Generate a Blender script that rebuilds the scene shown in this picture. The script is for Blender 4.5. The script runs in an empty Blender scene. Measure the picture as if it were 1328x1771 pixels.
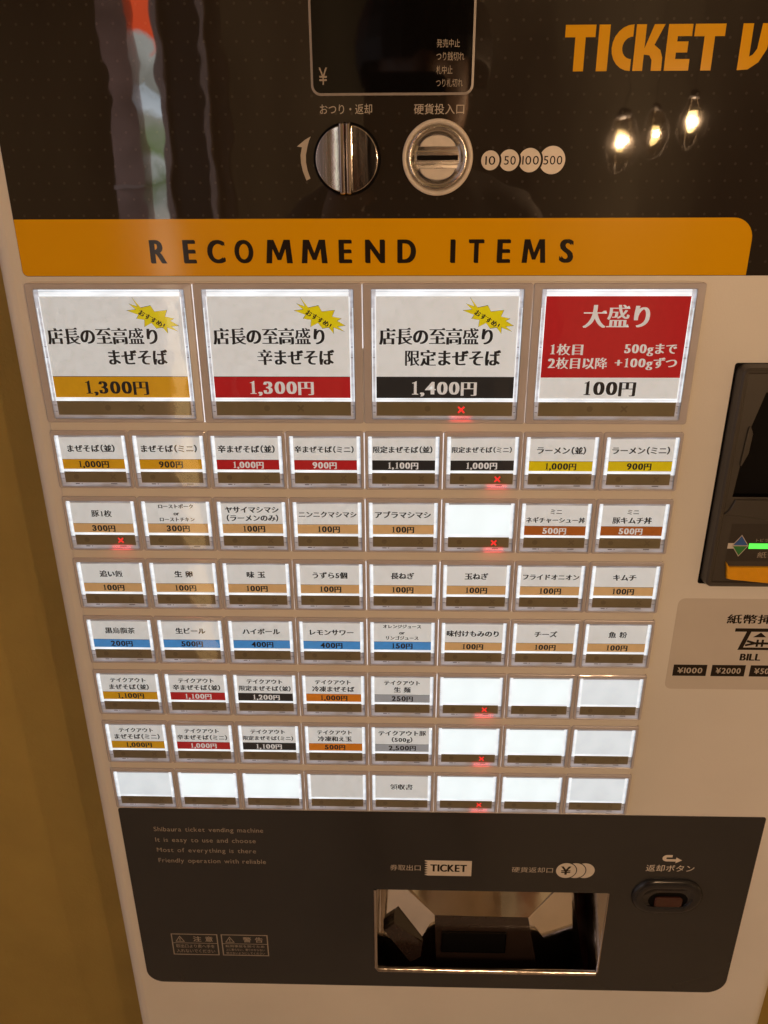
import bpy, math, random
from mathutils import Vector, Matrix
from mathutils.geometry import tessellate_polygon

random.seed(7)
scene = bpy.context.scene
COL = scene.collection
FLOOR = 1225.0                      # machine coordinates are millimetres: x right, y up, z towards the viewer


def W(x, y, z=0.0):
    return Vector((x / 1000.0, -z / 1000.0, (y + FLOOR) / 1000.0))


# ------------------------------------------------------------------ camera
cam_d = bpy.data.cameras.new('camera')
cam = bpy.data.objects.new('camera', cam_d)
COL.objects.link(cam)
cam_d.sensor_fit = 'VERTICAL'
cam_d.sensor_height = 24.0
cam_d.lens = 24.0 * 1364.55 / 1771.0
cam_d.clip_start = 0.01
cam_d.clip_end = 100.0
_r = (0.99970791, -0.00390119, -0.02385118)
_d = (0.00583643, -0.91870654, 0.39489774)
_f = (-0.02345281, -0.3949216, -0.91841543)
cv = lambda v: Vector((v[0], -v[2], v[1]))
Rm = Matrix((cv(_r), -cv(_d), -cv(_f))).transposed()
cam.matrix_world = Matrix.Translation(W(20.567, 125.389, 398.693)) @ Rm.to_4x4()
scene.camera = cam
scene.view_settings.view_transform = 'Standard'
scene.view_settings.look = 'None'
scene.view_settings.exposure = 0.12
scene.view_settings.gamma = 1.0
scene.view_settings.use_curve_mapping = False
try:
    scene.cycles.use_denoising = True
    scene.cycles.max_bounces = 8
    scene.cycles.transparent_max_bounces = 12
    scene.cycles.caustics_reflective = False
    scene.cycles.caustics_refractive = False
    scene.cycles.sample_clamp_indirect = 4.0
except Exception:
    pass

# ------------------------------------------------------------------ world: dim warm indoor surroundings
world = bpy.data.worlds.new('World')
scene.world = world
world.use_nodes = True
wn, wl = world.node_tree.nodes, world.node_tree.links
bg = wn['Background']
wtc = wn.new('ShaderNodeTexCoord')
wmp = wn.new('ShaderNodeMapping')
wmp.inputs['Scale'].default_value = (3.2, 3.2, 0.9)
wno = wn.new('ShaderNodeTexNoise')
wno.inputs['Scale'].default_value = 1.6
wno.inputs['Detail'].default_value = 3.0
wra = wn.new('ShaderNodeValToRGB')
wra.color_ramp.elements[0].position = 0.36
wra.color_ramp.elements[0].color = (0.030, 0.015, 0.007, 1)
wra.color_ramp.elements[1].position = 0.66
wra.color_ramp.elements[1].color = (0.34, 0.205, 0.092, 1)
wl.new(wtc.outputs['Generated'], wmp.inputs['Vector'])
wl.new(wmp.outputs['Vector'], wno.inputs['Vector'])
wl.new(wno.outputs['Fac'], wra.inputs['Fac'])
wsx = wn.new('ShaderNodeSeparateXYZ')
wl.new(wtc.outputs['Generated'], wsx.inputs[0])
wmr = wn.new('ShaderNodeMapRange')
wmr.inputs['From Min'].default_value = -0.5
wmr.inputs['From Max'].default_value = 0.5
wmr.inputs['To Min'].default_value = 0.45
wmr.inputs['To Max'].default_value = 1.45
wl.new(wsx.outputs['X'], wmr.inputs['Value'])
wsc = wn.new('ShaderNodeVectorMath')
wsc.operation = 'SCALE'
wl.new(wra.outputs['Color'], wsc.inputs[0])
wl.new(wmr.outputs['Result'], wsc.inputs['Scale'])
wm2 = wn.new('ShaderNodeMapRange')
wm2.inputs['From Min'].default_value = -0.45
wm2.inputs['From Max'].default_value = -0.75
wl.new(wsx.outputs['X'], wm2.inputs['Value'])
wmx = wn.new('ShaderNodeMix')
wmx.data_type = 'RGBA'
wl.new(wm2.outputs['Result'], wmx.inputs['Factor'])
wl.new(wsc.outputs['Vector'], wmx.inputs[6])
wmx.inputs[7].default_value = (0.34, 0.27, 0.25, 1)
wl.new(wmx.outputs[2], bg.inputs['Color'])
bg.inputs['Strength'].default_value = 1.2

# pendant bulb positions and light (the lamps themselves are built in make_pendant)
BULBS = [((345.0, 166.5, 909.0), 13.3), ((399.0, 177.0, 940.0), 3.6), ((403.0, 186.0, 776.0), 9.9)]
LAMP_COLOR = (1.0, 0.67, 0.425)


# ------------------------------------------------------------------ materials
def new_mat(name):
    m = bpy.data.materials.new(name)
    m.use_nodes = True
    return m, m.node_tree.nodes, m.node_tree.links, m.node_tree.nodes['Principled BSDF']


def mat(name, color, rough=0.5, metal=0.0, emit=None, strength=0.0, var=0.08, vscale=250.0, bump=0.0, bscale=900.0,
        spec=0.5, coat=0.0, evar=0.0, roughvar=0.0, stretch=None):
    m, n, l, b = new_mat(name)
    b.inputs['Roughness'].default_value = rough
    b.inputs['Metallic'].default_value = metal
    b.inputs['Specular IOR Level'].default_value = spec
    b.inputs['Coat Weight'].default_value = coat
    b.inputs['Coat Roughness'].default_value = 0.05
    tc = n.new('ShaderNodeTexCoord')
    no = n.new('ShaderNodeTexNoise')
    no.inputs['Scale'].default_value = vscale
    no.inputs['Detail'].default_value = 4.0
    if stretch:
        mp = n.new('ShaderNodeMapping')
        mp.inputs['Scale'].default_value = stretch
        l.new(tc.outputs['Object'], mp.inputs['Vector'])
        l.new(mp.outputs['Vector'], no.inputs['Vector'])
    else:
        l.new(tc.outputs['Object'], no.inputs['Vector'])
    rp = n.new('ShaderNodeMapRange')
    rp.inputs['From Min'].default_value = 0.3
    rp.inputs['From Max'].default_value = 0.7
    rp.inputs['To Min'].default_value = 1.0 - var
    rp.inputs['To Max'].default_value = 1.0 + var
    l.new(no.outputs['Fac'], rp.inputs['Value'])
    mx = n.new('ShaderNodeVectorMath')
    mx.operation = 'SCALE'
    mx.inputs[0].default_value = color[:3]
    l.new(rp.outputs['Result'], mx.inputs['Scale'])
    l.new(mx.outputs['Vector'], b.inputs['Base Color'])
    if emit:
        if evar > 0:
            r2 = n.new('ShaderNodeMapRange')
            r2.inputs['From Min'].default_value = 0.3
            r2.inputs['From Max'].default_value = 0.7
            r2.inputs['To Min'].default_value = strength * (1 - evar)
            r2.inputs['To Max'].default_value = strength * (1 + evar)
            l.new(no.outputs['Fac'], r2.inputs['Value'])
            l.new(r2.outputs['Result'], b.inputs['Emission Strength'])
        else:
            b.inputs['Emission Strength'].default_value = strength
        b.inputs['Emission Color'].default_value = (*emit, 1)
    if roughvar > 0:
        r3 = n.new('ShaderNodeMapRange')
        r3.inputs['From Min'].default_value = 0.3
        r3.inputs['From Max'].default_value = 0.7
        r3.inputs['To Min'].default_value = max(0.02, rough - roughvar)
        r3.inputs['To Max'].default_value = rough + roughvar
        l.new(no.outputs['Fac'], r3.inputs['Value'])
        l.new(r3.outputs['Result'], b.inputs['Roughness'])
    if bump > 0:
        n2 = n.new('ShaderNodeTexNoise')
        n2.inputs['Scale'].default_value = bscale
        n2.inputs['Detail'].default_value = 3.0
        l.new(tc.outputs['Object'], n2.inputs['Vector'])
        bp = n.new('ShaderNodeBump')
        bp.inputs['Strength'].default_value = bump
        bp.inputs['Distance'].default_value = 0.0005
        l.new(n2.outputs['Fac'], bp.inputs['Height'])
        l.new(bp.outputs['Normal'], b.inputs['Normal'])
    return m


def dotted_mat(name, color, dot, pitch=0.0072, rad=0.0006, rough=0.02):
    """dark glossy sheet printed with a faint staggered dot pattern"""
    m, n, l, b = new_mat(name)
    b.inputs['Roughness'].default_value = rough
    b.inputs['Specular IOR Level'].default_value = 0.66
    tc = n.new('ShaderNodeTexCoord')
    sp = n.new('ShaderNodeSeparateXYZ')
    l.new(tc.outputs['Object'], sp.inputs[0])

    def math_(op, a, bv=None):
        x = n.new('ShaderNodeMath')
        x.operation = op
        for i, v in enumerate((a, bv)):
            if v is None:
                continue
            if isinstance(v, (int, float)):
                x.inputs[i].default_value = v
            else:
                l.new(v, x.inputs[i])
        return x.outputs[0]

    def grid(off):
        u = math_('DIVIDE', sp.outputs['X'], pitch)
        v = math_('DIVIDE', sp.outputs['Z'], pitch * 2)
        fu = math_('SUBTRACT', math_('FRACT', math_('ADD', u, 500 + off)), 0.5)
        fv = math_('MULTIPLY', math_('SUBTRACT', math_('FRACT', math_('ADD', v, 500 + off)), 0.5), 2.0)
        d = math_('SQRT', math_('ADD', math_('MULTIPLY', fu, fu), math_('MULTIPLY', fv, fv)))
        return math_('LESS_THAN', d, rad / pitch)
    f = math_('MAXIMUM', grid(0.0), grid(0.5))
    mx = n.new('ShaderNodeMix')
    mx.data_type = 'RGBA'
    l.new(f, mx.inputs['Factor'])
    mx.inputs[6].default_value = (*color, 1)
    mx.inputs[7].default_value = (*dot, 1)
    l.new(mx.outputs[2], b.inputs['Base Color'])
    # a film laid by hand is never quite flat
    n2 = n.new('ShaderNodeTexNoise')
    n2.inputs['Scale'].default_value = 30.0
    n2.inputs['Detail'].default_value = 2.0
    l.new(tc.outputs['Object'], n2.inputs['Vector'])
    bp = n.new('ShaderNodeBump')
    bp.inputs['Strength'].default_value = 0.065
    bp.inputs['Distance'].default_value = 0.002
    l.new(n2.outputs['Fac'], bp.inputs['Height'])
    l.new(bp.outputs['Normal'], b.inputs['Normal'])
    return m


def clear_mat(name, tint=(1, 1, 1), ior=1.45, rough=0.02, gain=1.0):
    """thin clear acrylic: lets light through and reflects by Fresnel"""
    m = bpy.data.materials.new(name)
    m.use_nodes = True
    n, l = m.node_tree.nodes, m.node_tree.links
    n.clear()
    out = n.new('ShaderNodeOutputMaterial')
    tr = n.new('ShaderNodeBsdfTransparent')
    tr.inputs['Color'].default_value = (*tint, 1)
    gl = n.new('ShaderNodeBsdfGlossy')
    gl.inputs['Roughness'].default_value = rough
    fr = n.new('ShaderNodeFresnel')
    fr.inputs['IOR'].default_value = ior
    mu = n.new('ShaderNodeMath')
    mu.operation = 'MULTIPLY'
    mu.inputs[1].default_value = gain
    mu.use_clamp = True
    l.new(fr.outputs['Fac'], mu.inputs[0])
    mx = n.new('ShaderNodeMixShader')
    l.new(mu.outputs[0], mx.inputs['Fac'])
    l.new(tr.outputs[0], mx.inputs[1])
    l.new(gl.outputs[0], mx.inputs[2])
    tc = n.new('ShaderNodeTexCoord')
    no = n.new('ShaderNodeTexNoise')
    no.inputs['Scale'].default_value = 45.0
    l.new(tc.outputs['Object'], no.inputs['Vector'])
    bp = n.new('ShaderNodeBump')
    bp.inputs['Strength'].default_value = 0.12
    bp.inputs['Distance'].default_value = 0.001
    l.new(no.outputs['Fac'], bp.inputs['Height'])
    l.new(bp.outputs['Normal'], gl.inputs['Normal'])
    l.new(mx.outputs[0], out.inputs['Surface'])
    return m


def lit_edge_mat(name, color, strength, var, vs=(60, 60, 260), base=0.5):
    """back-lit acrylic edge with uneven brightness"""
    m, n, l, b = new_mat(name)
    b.inputs['Base Color'].default_value = (base, base, base, 1)
    b.inputs['Roughness'].default_value = 0.25
    b.inputs['Emission Color'].default_value = (*color, 1)
    tc = n.new('ShaderNodeTexCoord')
    oi = n.new('ShaderNodeObjectInfo')
    mp = n.new('ShaderNodeMapping')
    mp.inputs['Scale'].default_value = vs
    l.new(tc.outputs['Object'], mp.inputs['Vector'])
    l.new(oi.outputs['Location'], mp.inputs['Location'])
    no = n.new('ShaderNodeTexNoise')
    no.inputs['Scale'].default_value = 1.0
    no.inputs['Detail'].default_value = 5.0
    l.new(mp.outputs['Vector'], no.inputs['Vector'])
    r = n.new('ShaderNodeMapRange')
    r.inputs['From Min'].default_value = 0.3
    r.inputs['From Max'].default_value = 0.7
    r.inputs['To Min'].default_value = strength * (1 - var)
    r.inputs['To Max'].default_value = strength * (1 + var * 0.5)
    l.new(no.outputs['Fac'], r.inputs['Value'])
    l.new(r.outputs['Result'], b.inputs['Emission Strength'])
    return m


COOL = (0.76, 0.90, 1.0)


def ink(name, c, k=0.36, rough=0.75):
    """print on translucent paper, lit from behind by the button's own lamp"""
    m, n, l, b = new_mat(name)
    b.inputs['Roughness'].default_value = rough
    b.inputs['Specular IOR Level'].default_value = 0.2
    tc = n.new('ShaderNodeTexCoord')
    oi = n.new('ShaderNodeObjectInfo')
    ad = n.new('ShaderNodeVectorMath')
    ad.operation = 'ADD'
    l.new(tc.outputs['Object'], ad.inputs[0])
    l.new(oi.outputs['Location'], ad.inputs[1])
    no = n.new('ShaderNodeTexNoise')
    no.inputs['Scale'].default_value = 330.0
    no.inputs['Detail'].default_value = 6.0
    no.inputs['Roughness'].default_value = 0.65
    l.new(ad.outputs[0], no.inputs['Vector'])
    r = n.new('ShaderNodeMapRange')
    r.inputs['From Min'].default_value = 0.3
    r.inputs['From Max'].default_value = 0.7
    r.inputs['To Min'].default_value = k * 0.86
    r.inputs['To Max'].default_value = k * 1.14
    l.new(no.outputs['Fac'], r.inputs['Value'])
    l.new(r.outputs['Result'], b.inputs['Emission Strength'])
    b.inputs['Base Color'].default_value = (*c, 1)
    b.inputs['Emission Color'].default_value = (c[0] * COOL[0], c[1] * COOL[1], c[2] * COOL[2], 1)
    return m


M = {}
M['white_panel'] = mat('white_panel', (0.72, 0.70, 0.665), rough=0.40, var=0.055, vscale=9, bump=0.16, bscale=1400, roughvar=0.09)
M['plate'] = mat('plate', (0.68, 0.65, 0.605), rough=0.36, var=0.03, vscale=30, bump=0.08, bscale=1200)
M['bezel'] = mat('bezel', (0.50, 0.475, 0.51), rough=0.26, var=0.05, vscale=60, bump=0.05, bscale=1500, coat=0.5)
M['dark_panel'] = dotted_mat('dark_panel', (0.027, 0.0215, 0.017), (0.050, 0.042, 0.034))
M['low_panel'] = mat('low_panel', (0.026, 0.026, 0.0275), rough=0.2, var=0.10, vscale=12, roughvar=0.07)
M['orange'] = mat('orange', (0.78, 0.395, 0.002), rough=0.10, var=0.02, vscale=15, spec=0.35)
M['print_dark'] = mat('print_dark', (0.022, 0.016, 0.012), rough=0.12, var=0.05, spec=0.25)
M['print_pale'] = mat('print_pale', (0.46, 0.41, 0.35), rough=0.35, var=0.05)
M['print_cream'] = mat('print_cream', (0.66, 0.60, 0.53), rough=0.35, var=0.05)
M['print_dim'] = mat('print_dim', (0.33, 0.285, 0.235), rough=0.4, var=0.1)
M['sticker'] = mat('sticker', (0.56, 0.52, 0.475), rough=0.5, var=0.03, vscale=40)
M['chrome'] = mat('chrome', (0.55, 0.50, 0.48), rough=0.13, metal=1.0, var=0.32, vscale=420, bump=0.05, bscale=500, roughvar=0.08, stretch=(1, 1, 0.04))
M['steel'] = mat('steel', (0.60, 0.56, 0.52), rough=0.24, metal=1.0, var=0.22, vscale=300, roughvar=0.10, stretch=(0.12, 1, 1))
M['frame_grey'] = mat('frame_grey', (0.30, 0.27, 0.25), rough=0.35, metal=0.0, var=0.05)
M['mirror_steel'] = mat('mirror_steel', (0.86, 0.82, 0.77), rough=0.07, metal=1.0, var=0.05, vscale=60, bump=0.06, bscale=60, roughvar=0.05)
M['black_glass'] = mat('black_glass', (0.004, 0.0035, 0.0035), rough=0.04, var=0.1)
M['black'] = mat('black', (0.004, 0.0035, 0.0035), rough=0.6, var=0.1, spec=0.08)
M['smoke'] = mat('smoke', (0.030, 0.019, 0.015), rough=0.14, var=0.1)
M['grey_plastic'] = mat('grey_plastic', (0.050, 0.043, 0.036), rough=0.38, var=0.06, vscale=80, bump=0.15, bscale=2600)
M['legend'] = mat('legend', (0.036, 0.029, 0.024), rough=0.35, var=0.05)
M['blue_black'] = mat('blue_black', (0.015, 0.0155, 0.019), rough=0.22, var=0.05)
M['red_brown'] = mat('red_brown', (0.055, 0.018, 0.013), rough=0.2, var=0.08)
M['copper_floor'] = mat('copper_floor', (0.42, 0.10, 0.05), rough=0.45, var=0.25, vscale=40)
M['tongue'] = mat('tongue', (0.76, 0.35, 0.004), rough=0.35, var=0.05)
M['diamond_blue'] = mat('diamond_blue', (0.03, 0.10, 0.34), rough=0.4)
M['diamond_green'] = mat('diamond_green', (0.03, 0.20, 0.05), rough=0.4)
M['green_led'] = mat('green_led', (0.02, 0.2, 0.02), emit=(0.13, 1.0, 0.10), strength=0.98, rough=0.3, evar=0.06)
M['red_led'] = mat('red_led', (0.3, 0.01, 0.01), emit=(1.0, 0.035, 0.03), strength=0.95, rough=0.4, evar=0.15, vscale=900)
M['strip'] = mat('strip', (0.265, 0.235, 0.155), rough=0.28, var=0.06, vscale=90)
M['strip_mark'] = mat('strip_mark', (0.205, 0.175, 0.115), rough=0.3, var=0.05)
M['paper'] = ink('paper', (0.74, 0.725, 0.69), 0.52)
M['ink_black'] = ink('ink_black', (0.020, 0.018, 0.018), 0.3)
M['ink_white'] = ink('ink_white', (0.76, 0.72, 0.68), 0.40)
M['band_gold'] = ink('band_gold', (0.68, 0.33, 0.010), 0.36)
M['band_yellow'] = ink('band_yellow', (0.80, 0.62, 0.008), 0.30)
M['band_red'] = ink('band_red', (0.52, 0.020, 0.022), 0.30)
M['band_black'] = ink('band_black', (0.030, 0.028, 0.027), 0.26)
M['band_tan'] = ink('band_tan', (0.80, 0.50, 0.22), 0.26)
M['band_brown'] = ink('band_brown', (0.46, 0.125, 0.020), 0.30)
M['band_blue'] = ink('band_blue', (0.06, 0.235, 0.52), 0.62)
M['band_orange'] = ink('band_orange', (0.74, 0.225, 0.018), 0.30)
M['band_grey'] = ink('band_grey', (0.40, 0.42, 0.45), 0.34)
M['burst'] = ink('burst', (0.86, 0.72, 0.010), 0.34)
M['blank_lit'] = mat('blank_lit', (0.36, 0.37, 0.38), rough=0.4, emit=(0.86, 0.97, 1.0), strength=0.86, evar=0.11, vscale=32, var=0.02)
M['blank_dim'] = mat('blank_dim', (0.38, 0.38, 0.39), rough=0.4, emit=(0.86, 0.95, 1.0), strength=0.64, evar=0.09, vscale=55, var=0.02)
M['lit'] = lit_edge_mat('lit', (0.86, 0.94, 1.0), 0.93, 0.28)
M['lit_soft'] = lit_edge_mat('lit_soft', (0.80, 0.87, 1.0), 0.52, 0.55)
M['lit_dim'] = lit_edge_mat('lit_dim', (0.80, 0.84, 1.0), 0.20, 0.75, base=0.55)
M['tick'] = mat('tick', (0.16, 0.15, 0.17), rough=0.4, var=0.2)
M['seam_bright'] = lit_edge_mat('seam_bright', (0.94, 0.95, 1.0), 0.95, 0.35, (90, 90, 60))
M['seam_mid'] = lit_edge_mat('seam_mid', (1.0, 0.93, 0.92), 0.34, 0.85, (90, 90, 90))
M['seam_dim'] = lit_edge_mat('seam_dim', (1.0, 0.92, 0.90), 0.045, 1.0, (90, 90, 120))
M['clear'] = clear_mat('clear', ior=1.46, rough=0.03)
M['wall_paint'] = mat('wall_paint', (0.48, 0.345, 0.092), rough=0.85, var=0.07, vscale=12, bump=0.8, bscale=300)
M['floor_mat'] = mat('floor_mat', (0.62, 0.54, 0.44), rough=0.5, var=0.2, vscale=6)


# ------------------------------------------------------------------ mesh builder
class MB:
    def __init__(self):
        self.v, self.f, self.mi, self.mats, self.sm = [], [], [], [], []

    def m(self, name):
        if name not in self.mats:
            self.mats.append(name)
        return self.mats.index(name)

    def add(self, verts, faces, mname, smooth=False):
        o = len(self.v)
        self.v += [tuple(x) for x in verts]
        k = self.m(mname)
        for f in faces:
            self.f.append([i + o for i in f])
            self.mi.append(k)
            self.sm.append(smooth)

    def poly(self, pts, z, mname):                     # flat outline, counter-clockwise seen from the front
        if area(pts) < 0:
            pts = pts[::-1]
        self.add([(x, y, z) for x, y in pts], [list(range(len(pts)))], mname)

    def rect(self, x0, y0, x1, y1, z, mname):
        self.poly([(x0, y0), (x1, y0), (x1, y1), (x0, y1)], z, mname)

    def loft(self, loops, mname, cap=True, smooth=False, back=False):
        """loops: [(points, z), ...] of equal length, from the back to the front"""
        n = len(loops[0][0])
        vs = [(x, y, z) for pts, z in loops for x, y in pts]
        fs = []
        for k in range(len(loops) - 1):
            for i in range(n):
                j = (i + 1) % n
                fs.append([k * n + i, k * n + j, (k + 1) * n + j, (k + 1) * n + i])
        self.add(vs, fs, mname, smooth)
        if cap:
            pts, z = loops[-1]
            self.add([(x, y, z) for x, y in pts], [list(range(n))], mname)
        if back:
            pts, z = loops[0]
            self.add([(x, y, z) for x, y in pts], [list(range(n))[::-1]], mname)

    def box(self, x0, y0, z0, x1, y1, z1, mname):
        r = lambda: [(x0, y0), (x1, y0), (x1, y1), (x0, y1)]
        self.loft([(r(), z0), (r(), z1)], mname, back=True)

    def tris(self, tl, z, mname):
        vs, fs = [], []
        for t in tl:
            a = (t[1][0] - t[0][0]) * (t[2][1] - t[0][1]) - (t[1][1] - t[0][1]) * (t[2][0] - t[0][0])
            if a < 0:
                t = (t[0], t[2], t[1])
            o = len(vs)
            vs += [(p[0], p[1], z + (p[2] if len(p) > 2 else 0.0)) for p in t]
            fs.append([o, o + 1, o + 2])
        if vs:
            self.add(vs, fs, mname)

    def build(self, name, parent=None, at=None):
        """at=None: machine coordinates; at=(x, y, z): coordinates local to that point of the machine front"""
        me = bpy.data.meshes.new(name)
        if at is None:
            me.from_pydata([W(*p) for p in self.v], [], self.f)
        else:
            me.from_pydata([(p[0] / 1000, -p[2] / 1000, p[1] / 1000) for p in self.v], [], self.f)
        for k in self.mats:
            me.materials.append(M[k])
        for i, p in enumerate(me.polygons):
            p.material_index = self.mi[i]
            p.use_smooth = self.sm[i]
        me.update()
        o = bpy.data.objects.new(name, me)
        COL.objects.link(o)
        if parent is not None:
            o.parent = parent
        if at is not None:
            o.location = at
        return o


def area(p):
    return 0.5 * sum(p[i][0] * p[(i + 1) % len(p)][1] - p[(i + 1) % len(p)][0] * p[i][1] for i in range(len(p)))


def rrect(x0, y0, x1, y1, r=1.0, n=5):
    if not isinstance(r, (tuple, list)):
        r = (r,) * 4                                   # bottom-left, bottom-right, top-right, top-left
    out = []
    for (cx, cy, a0, rr) in ((x0 + r[0], y0 + r[0], 180, r[0]), (x1 - r[1], y0 + r[1], 270, r[1]),
                             (x1 - r[2], y1 - r[2], 0, r[2]), (x0 + r[3], y1 - r[3], 90, r[3])):
        for k in range(n + 1):
            a = math.radians(a0 + 90.0 * k / n)
            out.append((cx + rr * math.cos(a), cy + rr * math.sin(a)))
    return out


def circ(cx, cy, rx, ry=None, n=48, a0=0):
    ry = rx if ry is None else ry
    return [(cx + rx * math.cos(a0 + 2 * math.pi * i / n), cy + ry * math.sin(a0 + 2 * math.pi * i / n)) for i in range(n)]


def slab(mb, x0, y0, x1, y1, r, z0, z1, b, mname, n=5):
    R = (r,) * 4 if not isinstance(r, (tuple, list)) else r
    ri = tuple(max(0.05, q - b) for q in R)
    rm = tuple(max(0.05, q - b * 0.3) for q in R)
    mb.loft([(rrect(x0, y0, x1, y1, R, n), z0), (rrect(x0, y0, x1, y1, R, n), z1 - b),
             (rrect(x0 + b * .3, y0 + b * .3, x1 - b * .3, y1 - b * .3, rm, n), z1 - b * .3),
             (rrect(x0 + b, y0 + b, x1 - b, y1 - b, ri, n), z1)], mname)


# ------------------------------------------------------------------ lettering
_gl = {}


def outlines(ch):
    """outlines of one character as closed polylines in em units"""
    if ch in _gl:
        return _gl[ch]
    cu = bpy.data.curves.new('glyph', 'FONT')
    cu.body = ch
    cu.size = 1
    ob = bpy.data.objects.new('glyph', cu)
    COL.objects.link(ob)
    dg = bpy.context.evaluated_depsgraph_get()
    c = ob.evaluated_get(dg).to_curve(dg)
    res = []
    for s in c.splines:
        pts = []
        bp = s.bezier_points
        n = len(bp)
        for i in range(n):
            a, b = bp[i], bp[(i + 1) % n]
            p0, p1, p2, p3 = a.co, a.handle_right, b.handle_left, b.co
            d = (p3 - p0)
            straight = d.length < 1e-6 or (abs((p1 - p0).cross(d).z) < 1e-4 * d.length and abs((p2 - p0).cross(d).z) < 1e-4 * d.length)
            k = 1 if straight else 5
            for t in range(k):
                u = t / k
                q = p0 * (1 - u) ** 3 + p1 * 3 * u * (1 - u) ** 2 + p2 * 3 * u * u * (1 - u) + p3 * u ** 3
                if not pts or (abs(q.x - pts[-1][0]) + abs(q.y - pts[-1][1])) > 1e-4:
                    pts.append((q.x, q.y))
        if len(pts) > 2 and abs(pts[0][0] - pts[-1][0]) + abs(pts[0][1] - pts[-1][1]) < 1e-4:
            pts.pop()
        if len(pts) > 2:
            res.append(pts)
    COL.objects.unlink(ob)
    bpy.data.objects.remove(ob)
    _gl[ch] = res
    return res


def inside(p, poly):
    c, n = False, len(poly)
    for i in range(n):
        a, b = poly[i], poly[(i + 1) % n]
        if (a[1] > p[1]) != (b[1] > p[1]) and p[0] < (b[0] - a[0]) * (p[1] - a[1]) / (b[1] - a[1]) + a[0]:
            c = not c
    return c


def embolden(loops, wx, wy):
    """move every edge outwards by wx across upright strokes and wy across level ones"""
    if not loops:
        return loops, []
    out, depth = [], []
    for i, lp in enumerate(loops):
        dp = sum(1 for j, o in enumerate(loops) if j != i and inside(lp[0], o))
        depth.append(dp)
        l2 = lp
        hole = dp % 2 == 1
        if (area(lp) > 0) == hole:
            l2 = lp[::-1]                              # solid counter-clockwise, hole clockwise
        n = len(l2)
        res = []
        for k in range(n):
            p0, p1, p2 = l2[k - 1], l2[k], l2[(k + 1) % n]
            e1 = (p1[0] - p0[0], p1[1] - p0[1])
            e2 = (p2[0] - p1[0], p2[1] - p1[1])
            L1 = math.hypot(*e1) or 1e-9
            L2 = math.hypot(*e2) or 1e-9
            n1 = (e1[1] / L1, -e1[0] / L1)
            n2 = (e2[1] / L2, -e2[0] / L2)
            d1 = wx * n1[0] ** 2 + wy * n1[1] ** 2
            d2 = wx * n2[0] ** 2 + wy * n2[1] ** 2
            det = n1[0] * n2[1] - n1[1] * n2[0]
            if abs(det) < 0.15:
                mx_, my_ = n1[0] * d1 + n2[0] * d2, n1[1] * d1 + n2[1] * d2
                q = (p1[0] + mx_ / 2, p1[1] + my_ / 2)
            else:
                ox = (d1 * n2[1] - d2 * n1[1]) / det
                oy = (n1[0] * d2 - n2[0] * d1) / det
                lim = 2.2 * max(abs(d1), abs(d2), 1e-6)
                h = math.hypot(ox, oy)
                if h > lim:
                    ox, oy = ox * lim / h, oy * lim / h
                q = (p1[0] + ox, p1[1] + oy)
            res.append(q)
        out.append(res)
    return out, depth


def fill(loops, depth):
    """triangles of a set of solid and hole outlines"""
    tl = []
    for i, lp in enumerate(loops):
        if depth[i] % 2 == 0:
            grp = [lp] + [h for j, h in enumerate(loops) if depth[j] == depth[i] + 1 and inside(h[0], lp)]
            flat = [p for g in grp for p in g]
            for t in tessellate_polygon([[Vector((p[0], p[1], 0)) for p in g] for g in grp]):
                tl.append(tuple(flat[k] for k in t))
    return tl


_sty = {}


def one():
    return [[(-0.13, 0.0), (0.19, 0.0), (0.19, 0.035), (0.105, 0.05), (0.105, 0.715), (0.06, 0.715),
             (0.0, 0.665), (-0.125, 0.625), (-0.125, 0.59), (-0.035, 0.605), (-0.035, 0.05), (-0.13, 0.035)]]


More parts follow.
